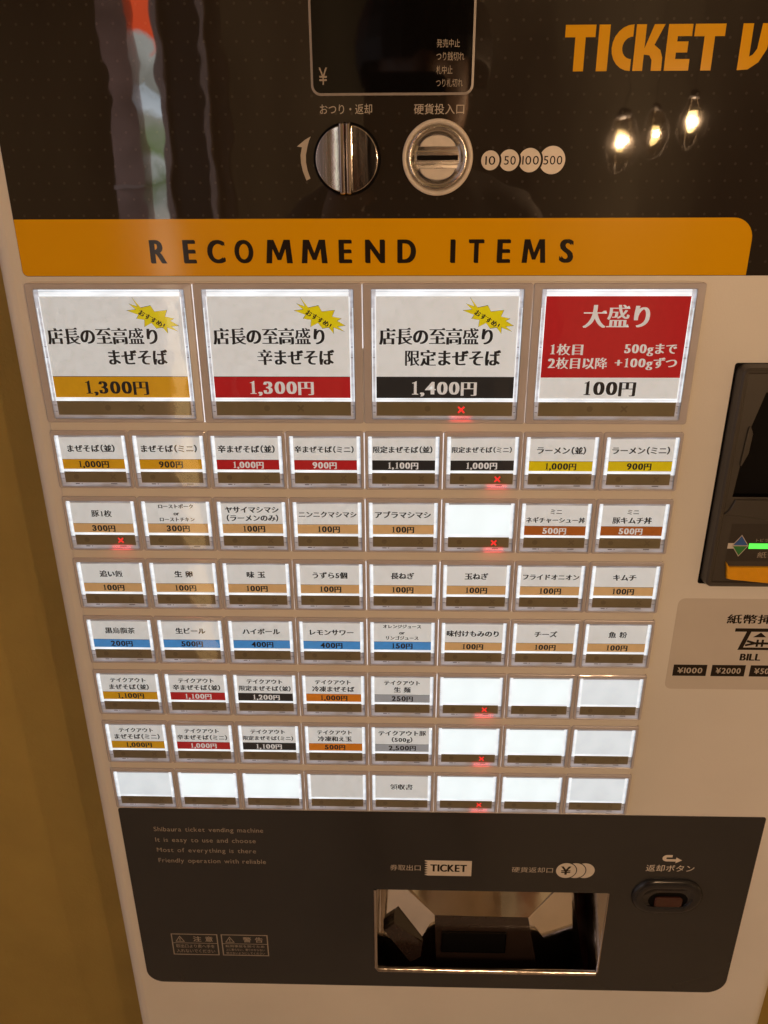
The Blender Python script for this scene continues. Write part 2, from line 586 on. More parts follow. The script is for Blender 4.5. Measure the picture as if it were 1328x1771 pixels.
def glyph(ch, style):
    """triangles, left bearing edge and advance of a character in em units.
    styles: 'mincho' (bold brush serif), 'sans', 'bold', 'heavy'"""
    key = (ch, style)
    if key in _sty:
        return _sty[key]
    cjk = ord(ch) > 0x2E80
    kanji = ord(ch) >= 0x4E00
    if ch == ' ':
        r = ([], 0.0, 0.4)
    elif style.startswith('mincho') and ch == '1':
        lp = [[(x + 0.29, y) for x, y in one()[0]]]
        r = (fill(lp, [0]), 0.0, 0.56)
    elif style == 'heavy' and ch == 'M':
        lp = [[(0.0, 0.0), (0.17, 0.0), (0.20, 0.44), (0.33, 0.10), (0.44, 0.10), (0.57, 0.44), (0.60, 0.0), (0.77, 0.0), (0.71, 0.72), (0.53, 0.72),
               (0.385, 0.32), (0.24, 0.72), (0.06, 0.72)]]
        r = (fill(lp, [0]), 0.0, 0.8)
    else:
        lp = outlines(ch)
        if style == 'mincho':
            l2, dp = embolden(lp, 0.004, -0.013 if kanji else (0.0 if cjk else -0.012))
        else:
            l2, dp = embolden(lp, 0.003, 0.003)
        tl = fill(l2, dp)
        if style.startswith('mincho') and kanji:                # triangular serif on the right end of level strokes
            for i, g in enumerate(l2):
                n = len(g)
                for k in range(n):
                    a, b = g[k], g[(k + 1) % n]
                    if abs(a[0] - b[0]) < 0.012 and 0.02 < b[1] - a[1] < 0.085:
                        pa, nb = g[k - 1], g[(k + 2) % n]
                        if a[0] - pa[0] > 0.10 and abs(a[1] - pa[1]) < 0.02 and b[0] - nb[0] > 0.06 and abs(b[1] - nb[1]) < 0.02:
                            x, y0, y1 = b[0], a[1], b[1]
                            tl.append(((x + 0.012, y0), (x - 0.035, y1 + 0.070), (x - 0.13, y1 - 0.004)))
        if style.startswith('mincho') and ch in '235':          # ball terminals of the figures
            spots = {'2': [(0.105, 0.53)], '3': [(0.09, 0.555), (0.085, 0.16)], '5': [(0.085, 0.165)]}[ch]
            for sx, sy in spots:
                c = circ(sx, sy, 0.048, 0.048, 12)
                tl += [(c[0], c[q], c[q + 1]) for q in range(1, 11)]
        xs = [p[0] for g in lp for p in g] or [0, 0.3]
        if cjk:
            adv = 1.0
            if ch in '（）':
                adv = 0.5
            r = (tl, 0.0, adv)
            if ch == '（':
                r = ([tuple((p[0] - 0.5, p[1]) for p in t) for t in tl], 0.0, 0.5)
        else:
            lo, hi = min(xs), max(xs)
            sb = {'mincho': 0.05, 'mincho_small': 0.05, 'sans': 0.065, 'bold': 0.07, 'heavy': 0.07}[style]
            if style.startswith('mincho') and ch.isdigit():
                adv = 0.60
                sh = (adv - (hi - lo)) / 2 - lo
            else:
                adv = hi - lo + 2 * sb
                sh = sb - lo
            r = ([tuple((p[0] + sh, p[1]) for p in t) for t in tl], 0.0, adv)
    tl, lb, adv = r
    # weight: copies of the character shifted sideways (and a little up), each a hair above the last
    sh = {'mincho': [(-0.044, 0), (-0.015, 0), (0.015, 0), (0.044, 0)], 'mincho_small': [(-0.044, 0.004), (-0.012, -0.010), (0.012, 0.012), (0.044, 0.004)],
          'bold': [(-0.022, 0.008), (0.0, -0.01), (0.022, 0.008)], 'heavy': [(-0.05, 0.01), (-0.02, -0.012), (0.02, 0.012), (0.05, -0.01)]}.get(style, [(0, 0)])
    if style.startswith('mincho') and ch != ' ' and sum(len(g) for g in outlines(ch)) > 110 and kanji:
        sh = [(dx * 0.55, dy * 0.5) for dx, dy in sh]
    if (ch == '1' and style.startswith('mincho')) or (ch == 'M' and style == 'heavy'):
        sh = [(0, 0)]
    r = ([tuple((p[0] + dx, p[1] + dy, 0.006 * k) for p in t) for k, (dx, dy) in enumerate(sh) for t in tl], lb, adv)
    _sty[key] = r
    return r


def text(mb, s, x0, x1, y0, y1, z, mname, style='sans', slant=0.0, track=0.0, latin=1.0):
    """write s so that its ink fills the box x0..x1, y0..y1"""
    tl, x = [], 0.0
    zz = 0
    parts = []
    for ch in s:
        t, lb, adv = glyph(ch, style)
        k = latin if ord(ch) < 0x2E80 else 1.0
        parts.append([tuple((p[0] * k + x, p[1] * k, p[2]) for p in tr) for tr in t])
        x += adv * k + track
    pts = [p for g in parts for tr in g for p in tr]
    ax, bx = min(p[0] for p in pts), max(p[0] for p in pts)
    ay, by = min(p[1] for p in pts), max(p[1] for p in pts)
    sx = (x1 - x0) / (bx - ax)
    sy = (y1 - y0) / (by - ay)
    for g in parts:
        q = [tuple((x0 + (p[0] - ax) * sx + slant * (p[1] - ay) * sy, y0 + (p[1] - ay) * sy, p[2]) for p in tr) for tr in g]
        mb.tris(q, z, mname)
        zz += 1


def ctext(mb, s, xc, yc, em, z, mname, style='mincho', sy=1.0, latin=1.0, rot=0.0):
    """write s centred on xc, yc with an em of the given size"""
    x = 0.0
    parts = []
    for ch in s:
        t, lb, adv = glyph(ch, style)
        k = latin if ord(ch) < 0x2E80 else 1.0
        parts += [tuple((p[0] * k + x, p[1] * k, p[2]) for p in tr) for tr in t]
        x += adv * k
    c, sn = math.cos(rot), math.sin(rot)
    cjk = any(ord(ch) > 0x2E80 for ch in s)
    mid = 0.38 if cjk else 0.36
    out = []
    for tr in parts:
        o = []
        for p in tr:
            a, b = (p[0] - x / 2) * em, (p[1] - mid) * em * sy
            o.append((xc + a * c - b * sn, yc + a * sn + b * c, p[2]))
        out.append(tuple(o))
    mb.tris(out, z, mname)


def thing(name, label, cat, loc=(0, 0, 0), group=None):
    o = bpy.data.objects.new(name, None)
    o.empty_display_size = 0.1
    COL.objects.link(o)
    o.location = loc
    o['label'] = label
    o['category'] = cat
    if group:
        o['group'] = group
    return o


# ------------------------------------------------------------------ setting
BODY_D = 300.0
wb = MB()
wb.box(-2600, -FLOOR, -BODY_D - 120, 2600, 1500, -BODY_D - 2, 'wall_paint')
wall = wb.build('wall')
wall['kind'] = 'structure'
fb = MB()
fb.box(-2600, -FLOOR - 60, -BODY_D - 119, 2600, -FLOOR, 3200, 'floor_mat')
floor = fb.build('floor')
floor['kind'] = 'structure'

# ------------------------------------------------------------------ ticket machine
root = thing('ticket_machine', 'pale food ticket vending machine with rows of lit menu buttons and dark panels', 'ticket machine')

BF = -2.5                                              # front of the white body
b = MB()
XL, XR, YT, YB = -182.0, 294.8, 330.0, -FLOOR
# body: a tall cabinet with rounded upright edges, its front opened for the ticket chute
CH = (3.6, -413.0, 164.6, -333.0)                      # chute opening
prof = []
for k in range(7):
    a = math.radians(90.0 * k / 6)
    prof.append((9.0 * (1 - math.sin(a)), 9.0 * (1 - math.cos(a))))
for sgn, X in ((1, XL), (-1, XR)):
    pl = [(X, BF - BODY_D + 2.5)] + [(X + sgn * px, BF - pz) for px, pz in
                                     [(9.0 * (1 - math.cos(math.radians(15 * k))), 9.0 * (1 - math.sin(math.radians(15 * k)))) for k in range(7)]]
    vs = [(x, y, z) for y in (YB, YT) for x, z in pl]
    n = len(pl)
    fs = [[i, i + 1, n + i + 1, n + i] if sgn > 0 else [i + 1, i, n + i, n + i + 1] for i in range(n - 1)]
    b.add(vs, fs, 'white_panel', True)
x0, x1 = XL + 9, XR - 9
for (a0, c0, a1, c1) in ((x0, YB, x1, CH[1]), (x0, CH[1], CH[0], CH[3]), (CH[2], CH[1], x1, CH[3]), (x0, CH[3], x1, YT)):
    b.rect(a0, c0, a1, c1, BF, 'white_panel')
b.add([(XL, YT, -BODY_D), (XL, YT, BF - 9), (x0, YT, BF), (x1, YT, BF), (XR, YT, BF - 9), (XR, YT, -BODY_D)], [[0, 1, 2, 3, 4, 5]], 'white_panel')
b.add([(XL, YT, -BODY_D), (XR, YT, -BODY_D), (XR, YB, -BODY_D), (XL, YB, -BODY_D)], [[0, 1, 2, 3]], 'white_panel')
b.build('body', root)

# plate that carries the buttons
b = MB()
slab(b, -167.2, -261.6, 166.4, 76.4, 2.0, BF, BF + 1.5, 0.3, 'plate')
b.build('button_plate', root)

# upper dark panel
b = MB()
slab(b, -168.0, 78.9, 285.0, 322.0, (2.5, 1.5, 6, 6), BF, BF + 0.5, 0.25, 'dark_panel')
up = b.build('upper_panel', root)
ZP = BF + 0.5
b = MB()
b.poly(rrect(-167.75, 79.15, 186.2, 105.4, (2.4, 0.3, 10.0, 0.3), 8), ZP + 0.06, 'orange')
xs = [(-103.3, -95.2), (-87.0, -80.6), (-75.2, -66.4), (-61.9, -52.6), (-46.6, -33.6), (-29.3, -16.6), (-11.1, -4.6),
      (1.7, 11.4), (17.3, 26.4), (42.9, 45.4), (51.7, 59.2), (65.4, 72.0), (77.5, 89.0), (95.4, 102.2)]
for ch, (a0, a1) in zip('RECOMMENDITEMS', xs):
    text(b, ch, a0, a1, 85.0, 95.9, ZP + 0.12, 'print_dark', 'heavy')
b.build('heading_band', up)
# big yellow lettering
b = MB()
LY = 'orange'
z = ZP + 0.06
T0, T1 = 166.4, 184.2


def arc(cx, cy, rx, ry, a0, a1, n=12):
    return [(cx + rx * math.cos(math.radians(a0 + (a1 - a0) * k / n)), cy + ry * math.sin(math.radians(a0 + (a1 - a0) * k / n))) for k in range(n + 1)]


def letter_T(x):
    b.rect(x, T1 - 4.7, x + 13.2, T1, z, LY)
    b.rect(x + 4.5, T0, x + 9.0, T1 - 4.7, z, LY)


letter_T(90.4)
b.rect(105.0, T0, 109.8, T1, z, LY)
o = arc(120.0, 175.3, 8.9, 8.9, 90, 270)
i_ = arc(120.0, 175.3, 4.3, 4.3, 270, 90)
b.poly([(p[0], p[1]) for p in o] + i_, z, LY)
b.rect(121.1, T0, 125.4, T1, z, LY)
b.poly([(125.4, 175.0), (128.8, T1), (133.4, T1), (129.6, 176.4), (132.4, 174.4), (133.6, 171.5), (133.7, T0), (129.2, T0), (129.1, 170.6), (127.9, 172.4), (125.4, 172.7)], z, LY)
b.rect(134.9, T0, 139.3, T1, z, LY)
b.rect(139.3, T1 - 4.6, 145.4, T1, z, LY)
b.rect(139.3, 173.4, 144.2, 177.6, z, LY)
b.rect(139.3, T0, 145.6, T0 + 4.5, z, LY)
letter_T(146.4)
b.poly([(166.9, T1), (171.4, T1), (171.4, 171.6), (172.9, 172.4), (174.4, 174.6), (175.2, T1), (179.8, T1), (178.6, 174.4),
        (175.8, 169.4), (171.6, 166.7), (166.9, T0)], z, LY)
b.build('sign_lettering', up)
# printed captions of the coin unit
b = MB()
text(b, 'おつり・返却', -18.0, 5.7, 149.9, 154.1, z, 'print_pale', 'sans')
text(b, '硬貨投入口', 24.7, 47.4, 149.7, 154.0, z, 'print_pale', 'sans')
b.poly([(-22.6, 140.9), (-25.2, 139.6), (-29.2, 136.7), (-26.9, 136.4), (-27.7, 133.0), (-27.6, 129.6), (-26.9, 126.2), (-25.4, 122.2),
        (-23.5, 123.1), (-24.7, 126.6), (-25.3, 130.0), (-25.2, 133.2), (-24.4, 136.4), (-23.6, 139.0)], z, 'print_pale')
cs = [(60.2, 130.5, 4.2, '10'), (68.9, 130.5, 4.6, '50'), (78.4, 130.5, 5.15, '100'), (88.7, 130.5, 6.0, '500')]
for k, (cx, cy, r, tx) in enumerate(cs[::-1]):
    zz = z + 0.06 * k
    b.poly(circ(cx, cy, r + 0.95), zz + 0.02 if k else zz - 0.02, 'dark_panel')
    b.poly(circ(cx, cy, r), zz + 0.04, 'print_cream')
    w = {4.2: 2.3, 4.6: 2.7, 5.15: 3.8, 6.0: 4.3}[r]
    cx += 0.35 if r > 4.5 else 0.0
    text(b, tx, cx - w, cx + w, cy - 1.9, cy + 1.8, zz + 0.055, 'print_dark', 'sans')
b.build('printed_captions', up)

# display
dsp = MB()
outer, inner_ = rrect(-21.6, 157.4, 51.2, 262.0, 4.2, 8), rrect(-20.6, 158.4, 50.2, 261.0, 3.3, 8)
dsp.loft([(outer, ZP), (outer, ZP + 0.7), (inner_, ZP + 0.9), (inner_, ZP + 0.2)], 'frame_grey', cap=False)
disp = dsp.build('display', root)
b = MB()
b.poly(rrect(-20.6, 158.4, 50.2, 261.0, 3.3, 8), ZP + 0.4, 'black_glass')
zd = ZP + 0.45
for s, a1, y0, y1 in (('発売中止', 44.6, 176.0, 179.2), ('つり銭切れ', 46.7, 170.9, 174.3), ('札中止', 41.6, 165.7, 169.0), ('つり札切れ', 46.4, 160.6, 163.9)):
    text(b, s, 34.4, a1, y0, y1, zd, 'print_dim', 'sans')
text(b, '¥', -18.0, -14.2, 161.8, 168.6, zd, 'print_dim', 'sans')
b.build('screen', disp)

# return lever: a domed disc with an upright grip
b = MB()
kx, ky = -6.0, 131.2
b.loft([(circ(kx, ky, 15.6, n=64), ZP), (circ(kx, ky, 15.6, n=64), ZP + 0.5), (circ(kx, ky, 14.6, n=64), ZP + 0.8)], 'black', smooth=True)
kn = b.build('change_lever', root)
b = MB()
b.loft([(circ(kx, ky, 14.5, n=64), ZP + 0.6), (circ(kx, ky, 14.5, n=64), ZP + 3.0), (circ(kx, ky, 14.2, n=64), ZP + 3.5), (circ(kx, ky, 13.9, n=64), ZP + 3.5)], 'chrome', cap=False, smooth=True)
vs, fs = [], []
NX = 28
for k in range(NX + 1):
    xx = -13.95 * math.cos(math.pi * k / NX)
    yy = math.sqrt(max(0.0, 13.95 ** 2 - xx * xx))
    zz = ZP + 3.4 + (2.3 if xx < 0 else 0.35) * (1 - (abs(xx) / 13.95) ** 1.7)
    vs += [(kx + xx, ky - yy, zz), (kx + xx, ky + yy, zz)]
fs = [[2 * k, 2 * k + 2, 2 * k + 3, 2 * k + 1] for k in range(NX)]
b.add(vs, fs, 'chrome', True)
b.build('disc', kn)
b = MB()
for gx, w, h in ((-7.9, 1.35, 11.5), (-5.0, 1.15, 11.5)):
    b.loft([(rrect(kx + gx + 6.2 - w, ky - 14.9, kx + gx + 6.2 + w, ky + 15.0, 0.6, 3), ZP + 1.0),
            (rrect(kx + gx + 6.2 - w, ky - 14.9, kx + gx + 6.2 + w, ky + 15.0, 0.6, 3), ZP + h - 1.2),
            (rrect(kx + gx + 6.2 - w * .75, ky - 14.4, kx + gx + 6.2 + w * .75, ky + 14.5, 0.6, 3), ZP + h - 0.35),
            (rrect(kx + gx + 6.2 - w * .35, ky - 14.0, kx + gx + 6.2 + w * .35, ky + 14.1, 0.4, 3), ZP + h)], 'chrome', smooth=True)
b.build('grip', kn)

# coin slot: white ring, steel dish, two white lenses and the slot
cx, cy = 35.8, 131.7
b = MB()
b.loft([(circ(cx, cy, 16.3, n=72), ZP), (circ(cx, cy, 16.3, n=72), ZP + 1.0), (circ(cx, cy, 15.9, n=72), ZP + 1.4), (circ(cx, cy, 14.5, n=72), ZP + 1.4),
        (circ(cx, cy, 14.1, n=72), ZP + 0.8)], 'print_cream', cap=False, smooth=True)
ring = b.build('coin_slot', root)
b = MB()
sec = [(14.1, 0.9), (13.8, 2.2), (13.2, 2.9), (12.5, 2.8), (11.7, 2.0), (10.9, 0.9), (10.4, 0.35), (9.9, 0.2)]
b.loft([(circ(cx, cy, r, n=72), ZP + q) for r, q in sec], 'steel', smooth=True)
b.build('dish', ring)
b = MB()
for s in (1, -1):
    L = arc(cx, cy + s * 3.9, 8.3, 5.6, 8, 172, 16) if s > 0 else arc(cx, cy + s * 3.9, 8.3, 5.6, 188, 352, 16)
    L2 = [((p[0] - cx) * .95 + cx, (p[1] - cy - s * 6.2) * .93 + cy + s * 6.2) for p in L]
    L3 = [((p[0] - cx) * 1.05 + cx, (p[1] - cy - s * 6.2) * 1.09 + cy + s * 6.2) for p in L]
    b.poly(L3, ZP + 0.5, 'tick')
    b.loft([(L, ZP + 0.1), (L, ZP + 0.9), (L2, ZP + 1.2)], 'print_cream')
b.build('lens', ring)
b = MB()
b.rect(cx - 9.4, cy - 1.05, cx + 9.4, cy + 1.05, ZP + 0.46, 'black')
b.loft([(rrect(cx - 9.9, cy - 2.9, cx + 9.9, cy + 2.9, 0.8, 3), ZP + 0.1), (rrect(cx - 9.9, cy - 2.8, cx + 9.9, cy + 2.8, 0.8, 3), ZP + 0.3), (rrect(cx - 9.7, cy - 2.5, cx + 9.7, cy + 2.5, 0.8, 3), ZP + 0.42)], 'steel')
b.build('slot', ring)

# ------------------------------------------------------------------ menu buttons
CODE = {'gold': ('band_gold', 'ink_black'), 'red': ('band_red', 'ink_white'), 'black': ('band_black', 'ink_white'),
        'yellow': ('band_yellow', 'ink_black'), 'tan': ('band_tan', 'ink_black'), 'brown': ('band_brown', 'ink_white'),
        'blue': ('band_blue', 'ink_black'), 'orange': ('band_orange', 'ink_black'), 'grey': ('band_grey', 'ink_black')}
TO = 'テイクアウト'
ROWS = [
    [(['まぜそば（並）'], '1,000', 'gold'), (['まぜそば（ミニ）'], '900', 'gold'), (['辛まぜそば（並）'], '1,000', 'red'), (['辛まぜそば（ミニ）'], '900', 'red'),
     (['限定まぜそば（並）'], '1,100', 'black'), (['限定まぜそば（ミニ）'], '1,000', 'black'), (['ラーメン（並）'], '1,000', 'yellow'), (['ラーメン（ミニ）'], '900', 'yellow')],
    [(['豚1枚'], '300', 'tan'), (['ローストポーク', 'or', 'ローストチキン'], '300', 'tan'), (['ヤサイマシマシ', '（ラーメンのみ）'], '100', 'tan'),
     (['ニンニクマシマシ'], '100', 'tan'), (['アブラマシマシ'], '100', 'tan'), 'lit', (['ミニ', 'ネギチャーシュー丼'], '500', 'brown'), (['ミニ', '豚キムチ丼'], '500', 'brown')],
    [(['追い飯'], '100', 'tan'), (['生 卵'], '100', 'tan'), (['味 玉'], '100', 'tan'), (['うずら5個'], '100', 'tan'), (['長ねぎ'], '100', 'tan'),
     (['玉ねぎ'], '100', 'tan'), (['フライドオニオン'], '100', 'tan'), (['キムチ'], '100', 'tan')],
    [(['黒烏龍茶'], '200', 'blue'), (['生ビール'], '500', 'blue'), (['ハイボール'], '400', 'blue'), (['レモンサワー'], '400', 'blue'),
     (['オレンジジュース', 'or', 'リンゴジュース'], '150', 'blue'), (['味付けもみのり'], '100', 'tan'), (['チーズ'], '100', 'tan'), (['魚 粉'], '100', 'tan')],
    [([TO, 'まぜそば（並）'], '1,100', 'gold'), ([TO, '辛まぜそば（並）'], '1,100', 'red'), ([TO, '限定まぜそば（並）'], '1,200', 'black'),
     ([TO, '冷凍まぜそば'], '1,000', 'orange'), ([TO, '生 麺'], '250', 'grey'), 'lit', 'lit', 'dim'],
    [([TO, 'まぜそば（ミニ）'], '1,000', 'gold'), ([TO, '辛まぜそば（ミニ）'], '1,000', 'red'), ([TO, '限定まぜそば（ミニ）'], '1,100', 'black'),
     ([TO, '冷凍和え玉'], '500', 'orange'), ([TO + '豚', '（500g）'], '2,500', 'grey'), 'lit', 'lit', 'dim'],
    ['dim', 'lit', 'lit', 'plain', (['領収書'], None, None), 'lit', 'lit', 'dim'],
]
SOLD = {(0, 5), (1, 0), (1, 5), (4, 5), (5, 5), (6, 5)}
COLNAME = {'gold': 'orange-yellow', 'red': 'red', 'black': 'black', 'yellow': 'bright yellow', 'tan': 'tan', 'brown': 'brown', 'blue': 'blue', 'orange': 'orange', 'grey': 'grey'}


def ring_mesh(mb, w, h, ci):
    """raised frame of a button, w x h, with the window ci = (x0, y0, x1, y1)"""
    g = 0.22
    o = lambda d: rrect(g + d, -h + d, w - g - d, -d, max(0.2, 1.3 - d * 0.6), 4)
    i = lambda d: rrect(ci[0] - d, ci[1] - d, ci[2] + d, ci[3] + d, 0.3 + d * 0.5, 4)
    mb.loft([(o(0), -2.0), (o(0), -0.55), (o(0.2), -0.18), (o(0.55), 0.0), (i(0.5), -0.05), (i(0.2), -0.25), (i(0), -0.7), (i(0), -1.2)], 'bezel', cap=False, smooth=False)


def xmark(mb, cx, cy, r, z, mname):
    t = r * 0.30
    for s in (1, -1):
        dx, dy = r, s * r
        nx, ny = -s * t * 0.70, t * 0.70
        mb.poly([(cx - dx - nx, cy - dy - ny), (cx + dx - nx, cy + dy - ny), (cx + dx + nx, cy + dy + ny), (cx - dx + nx, cy - dy + ny)], z + (0.006 if s > 0 else 0), mname)


def proto_small():
    P = {}
    w, h = 42.0, 33.07
    b = MB()
    ring_mesh(b, w, h, (2.1, -31.8, 39.85, -2.95))
    P['frame'] = b
    b = MB()                                           # clear cover
    b.loft([(rrect(2.25, -31.65, 39.7, -3.1, 0.4, 3), -0.75), (rrect(2.25, -31.65, 39.7, -3.1, 0.4, 3), 0.2), (rrect(2.65, -31.25, 39.3, -3.5, 0.4, 3), 0.5)], 'clear')
    P['cover'] = b
    b = MB()                                           # lit acrylic edges
    zl = -0.95
    for (a0, a1) in ((2.05, 4.05), (37.95, 39.9)):
        b.rect(a0, -24.2, a1, -2.9, zl, 'lit')
        b.rect(a0, -31.85, a1, -24.2, zl, 'lit_dim')
        xm = a0 + 0.35 if a0 < 10 else a1 - 0.35
        for yy in (-11.2, -14.6, -24.3, -27.4):
            b.rect(a0 + 0.3, yy - 0.12, a1 - 0.3, yy + 0.12, zl + 0.03, 'tick' if yy < -20 else 'lit_soft')
        b.rect(xm - 0.12, -24.2, xm + 0.12, -3.2, zl + 0.02, 'lit_soft')
    b.rect(4.05, -4.0, 37.95, -2.9, zl, 'lit_dim')
    b.rect(4.05, -23.35, 37.95, -22.1, zl + 0.25, 'lit')
    b.rect(4.05, -31.85, 37.95, -29.75, zl, 'lit_dim')
    for (a0, a1) in ((9.3, 11.6), (12.6, 13.1), (28.8, 32.3)):
        b.rect(a0, -30.75, a1, -30.25, zl + 0.03, 'tick')
    P['light_guide'] = b
    b = MB()                                           # brown indicator window with an unlit ring and cross
    b.rect(4.05, -29.75, 37.95, -23.35, -0.82, 'strip')
    b.poly(circ(10.4, -26.5, 1.5, n=20), -0.80, 'strip_mark')
    xmark(b, 30.6, -26.5, 1.35, -0.80, 'strip_mark')
    P['indicator_window'] = b
    return P


def proto_large():
    P = {}
    w, h = 84.0, 71.4
    b = MB()
    ring_mesh(b, w, h, (4.6, -69.1, 79.4, -3.1))
    P['frame'] = b
    b = MB()
    b.loft([(rrect(4.75, -68.9, 79.25, -3.25, 0.5, 3), -0.75), (rrect(4.75, -68.9, 79.25, -3.25, 0.5, 3), 0.5), (rrect(5.3, -68.35, 78.7, -3.8, 0.5, 3), 0.9)], 'clear')
    P['cover'] = b
    b = MB()
    zl = -0.95
    for (a0, a1) in ((4.55, 6.7), (77.3, 79.45)):
        b.rect(a0, -59.8, a1, -3.05, zl, 'lit_soft')
        b.rect(a0, -69.15, a1, -59.8, zl, 'lit_dim')
        inner = a1 - 0.45 if a0 < 10 else a0
        outer = a0 if a0 < 10 else a1 - 0.5
        b.rect(inner, -59.8, inner + 0.45, -6.6, zl + 0.03, 'lit')
        b.rect(outer, -59.8, outer + 0.5, -12.0, zl + 0.03, 'lit')
        for yy in (-31.4, -36.8, -62.0, -65.4):
            b.rect(a0 + 0.5, yy - 0.14, a1 - 0.5, yy + 0.14, zl + 0.06, 'tick')
    b.rect(6.7, -6.35, 77.3, -3.05, zl, 'lit')
    b.rect(6.7, -4.25, 77.3, -3.95, zl + 0.03, 'lit_soft')
    b.rect(6.7, -59.7, 77.3, -57.9, zl + 0.3, 'lit')
    b.rect(6.7, -58.75, 77.3, -58.5, zl + 0.33, 'lit_soft')
    b.rect(6.7, -69.15, 77.3, -67.3, zl, 'lit_dim')
    P['light_guide'] = b
    b = MB()
    b.rect(6.7, -67.3, 77.3, -59.7, -0.82, 'strip')
    b.poly(circ(33.3, -63.4, 1.6, n=20), -0.80, 'strip_mark')
    xmark(b, 51.0, -63.4, 1.6, -0.80, 'strip_mark')
    P['indicator_window'] = b
    return P


def instance(P, meshes, kind, x, y, lab):
    """one button: its frame is the part, the rest its sub-parts (meshes shared)"""
    loc = W(x, y, 0)
    if not meshes:
        for k, mb in P.items():
            o = mb.build(kind if k == 'frame' else k, at=(0, 0, 0))
            meshes[k] = o.data
            bpy.data.objects.remove(o)
    fr = bpy.data.objects.new(kind, meshes['frame'])
    COL.objects.link(fr)
    fr.parent = root
    fr.location = loc
    fr['label'] = lab
    for k in ('light_guide', 'indicator_window', 'cover'):
        o = bpy.data.objects.new({'cover': 'clear_cover'}.get(k, k), meshes[k])
        COL.objects.link(o)
        o.parent = fr
    return fr


def sold_out(fr, cx, cy, r):
    b = MB()
    xmark(b, cx, cy, r, -0.76, 'red_led')
    o = b.build('sold_out_mark', fr, at=(0, 0, 0))
    ld = bpy.data.lights.new('sold_out_glow', 'AREA')
    ld.shape = 'RECTANGLE'
    ld.size = 0.011
    ld.size_y = 0.0008
    ld.energy = 0.00022
    ld.color = (1.0, 0.03, 0.04)
    lo = bpy.data.objects.new('sold_out_glow', ld)
    COL.objects.link(lo)
    lo.parent = fr
    lo.location = (cx / 1000, -0.0016, (cy - r * 2.9) / 1000)
    lo.rotation_euler = (math.radians(80), 0, 0)       # shines back into the acrylic edge


def name_lines(mb, lines, xc, top, bot, wmax):
    n = len(lines)
    wid = lambda s: sum(glyph(c, 'mincho_small')[2] for c in s)
    if n == 1:
        s = lines[0]
        ctext(mb, s, xc, (top + bot) / 2 - 0.1, min(4.5, wmax / wid(s)), -0.80, 'ink_black', style='mincho_small', sy=0.98)
    elif n == 2:
        H = top - bot
        for k, s in enumerate(lines):
            base = 3.5 if s == 'ミニ' else (3.75 if s == TO else 4.3)
            yy = top - H * (0.29 if k == 0 else 0.70) - 0.1
            ctext(mb, s, xc, yy, min(base, wmax / wid(s)), -0.80, 'ink_black', style='mincho_small', sy=0.98, latin=1.0)
    else:
        H = top - bot
        for k, s in enumerate(lines):
            ctext(mb, s, xc, top - H * (0.15, 0.49, 0.79)[k], 3.3 if s == 'or' else 2.85, -0.80, 'ink_black', style='mincho_small', sy=0.98)


small, small_me = proto_small(), {}
PITCH_Y = 37.93
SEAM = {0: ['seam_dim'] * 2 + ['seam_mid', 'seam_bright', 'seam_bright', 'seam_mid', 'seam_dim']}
for r in range(7):
    for c in range(8):
        d = ROWS[r][c]
        x, y = -168.0 + 42.0 * c, -r * PITCH_Y
        sold = (r, c) in SOLD
        if isinstance(d, tuple):
            lab = ('small menu button, white label with %s price band %s yen' % (COLNAME[d[2]], d[1])) if d[1] else 'small menu button with plain white receipt label'
        else:
            lab = {'lit': 'blank menu button glowing white', 'dim': 'blank menu button glowing softly white', 'plain': 'menu button with empty beige label'}[d]
        if sold:
            lab += ', red cross lit'
        fr = instance(small, small_me, 'menu_button', x, y, lab)
        b = MB()
        X0, X1, Yt, Yb = 4.05, 37.95, -4.0, -22.1
        zc = -0.86
        if isinstance(d, tuple):
            b.rect(X0, Yb, X1, Yt, zc, 'paper')
            lines, price, colr = d
            if price:
                band, tcol = CODE[colr]
                b.rect(X0 + 0.05, -21.9, X1 - 0.05, -16.4, zc + 0.02, band)
                b.rect(X0 + 0.05, -16.42, X1 - 0.05, -16.26, zc + 0.03, 'ink_black')
                jx = random.uniform(-0.5, 0.5)
                if price[0] == '1' and price != '100' or price[0] == '2' and ',' in price:
                    pass
                ctext(b, price + '円', 20.9 + jx, -19.3, 4.35, zc + 0.06, tcol, style='mincho_small', sy=1.0, latin=1.16)
                name_lines(b, lines, 20.9 + jx * 0.6, Yt, -16.3, 32.6)
            else:
                ctext(b, lines[0], 20.9, -12.6, 4.9, zc + 0.06, 'ink_black')
        elif d == 'plain':
            b.rect(X0, Yb, X1, Yt, zc, 'paper')
        else:
            b.rect(X0, Yb, X1, Yt, zc, 'blank_lit' if d == 'lit' else 'blank_dim')
        card = b.build('label_card', fr, at=(0, 0, 0))
        if isinstance(d, tuple):
            card.rotation_euler.y = random.uniform(-0.006, 0.006)   # slipped in by hand
        if sold:
            sold_out(fr, 29.6, -26.8, 1.45)
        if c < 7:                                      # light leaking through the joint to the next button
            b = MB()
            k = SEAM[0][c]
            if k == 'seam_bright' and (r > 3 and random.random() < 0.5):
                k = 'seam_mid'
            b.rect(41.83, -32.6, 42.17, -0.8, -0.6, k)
            b.build('joint_light', fr, at=(0, 0, 0))

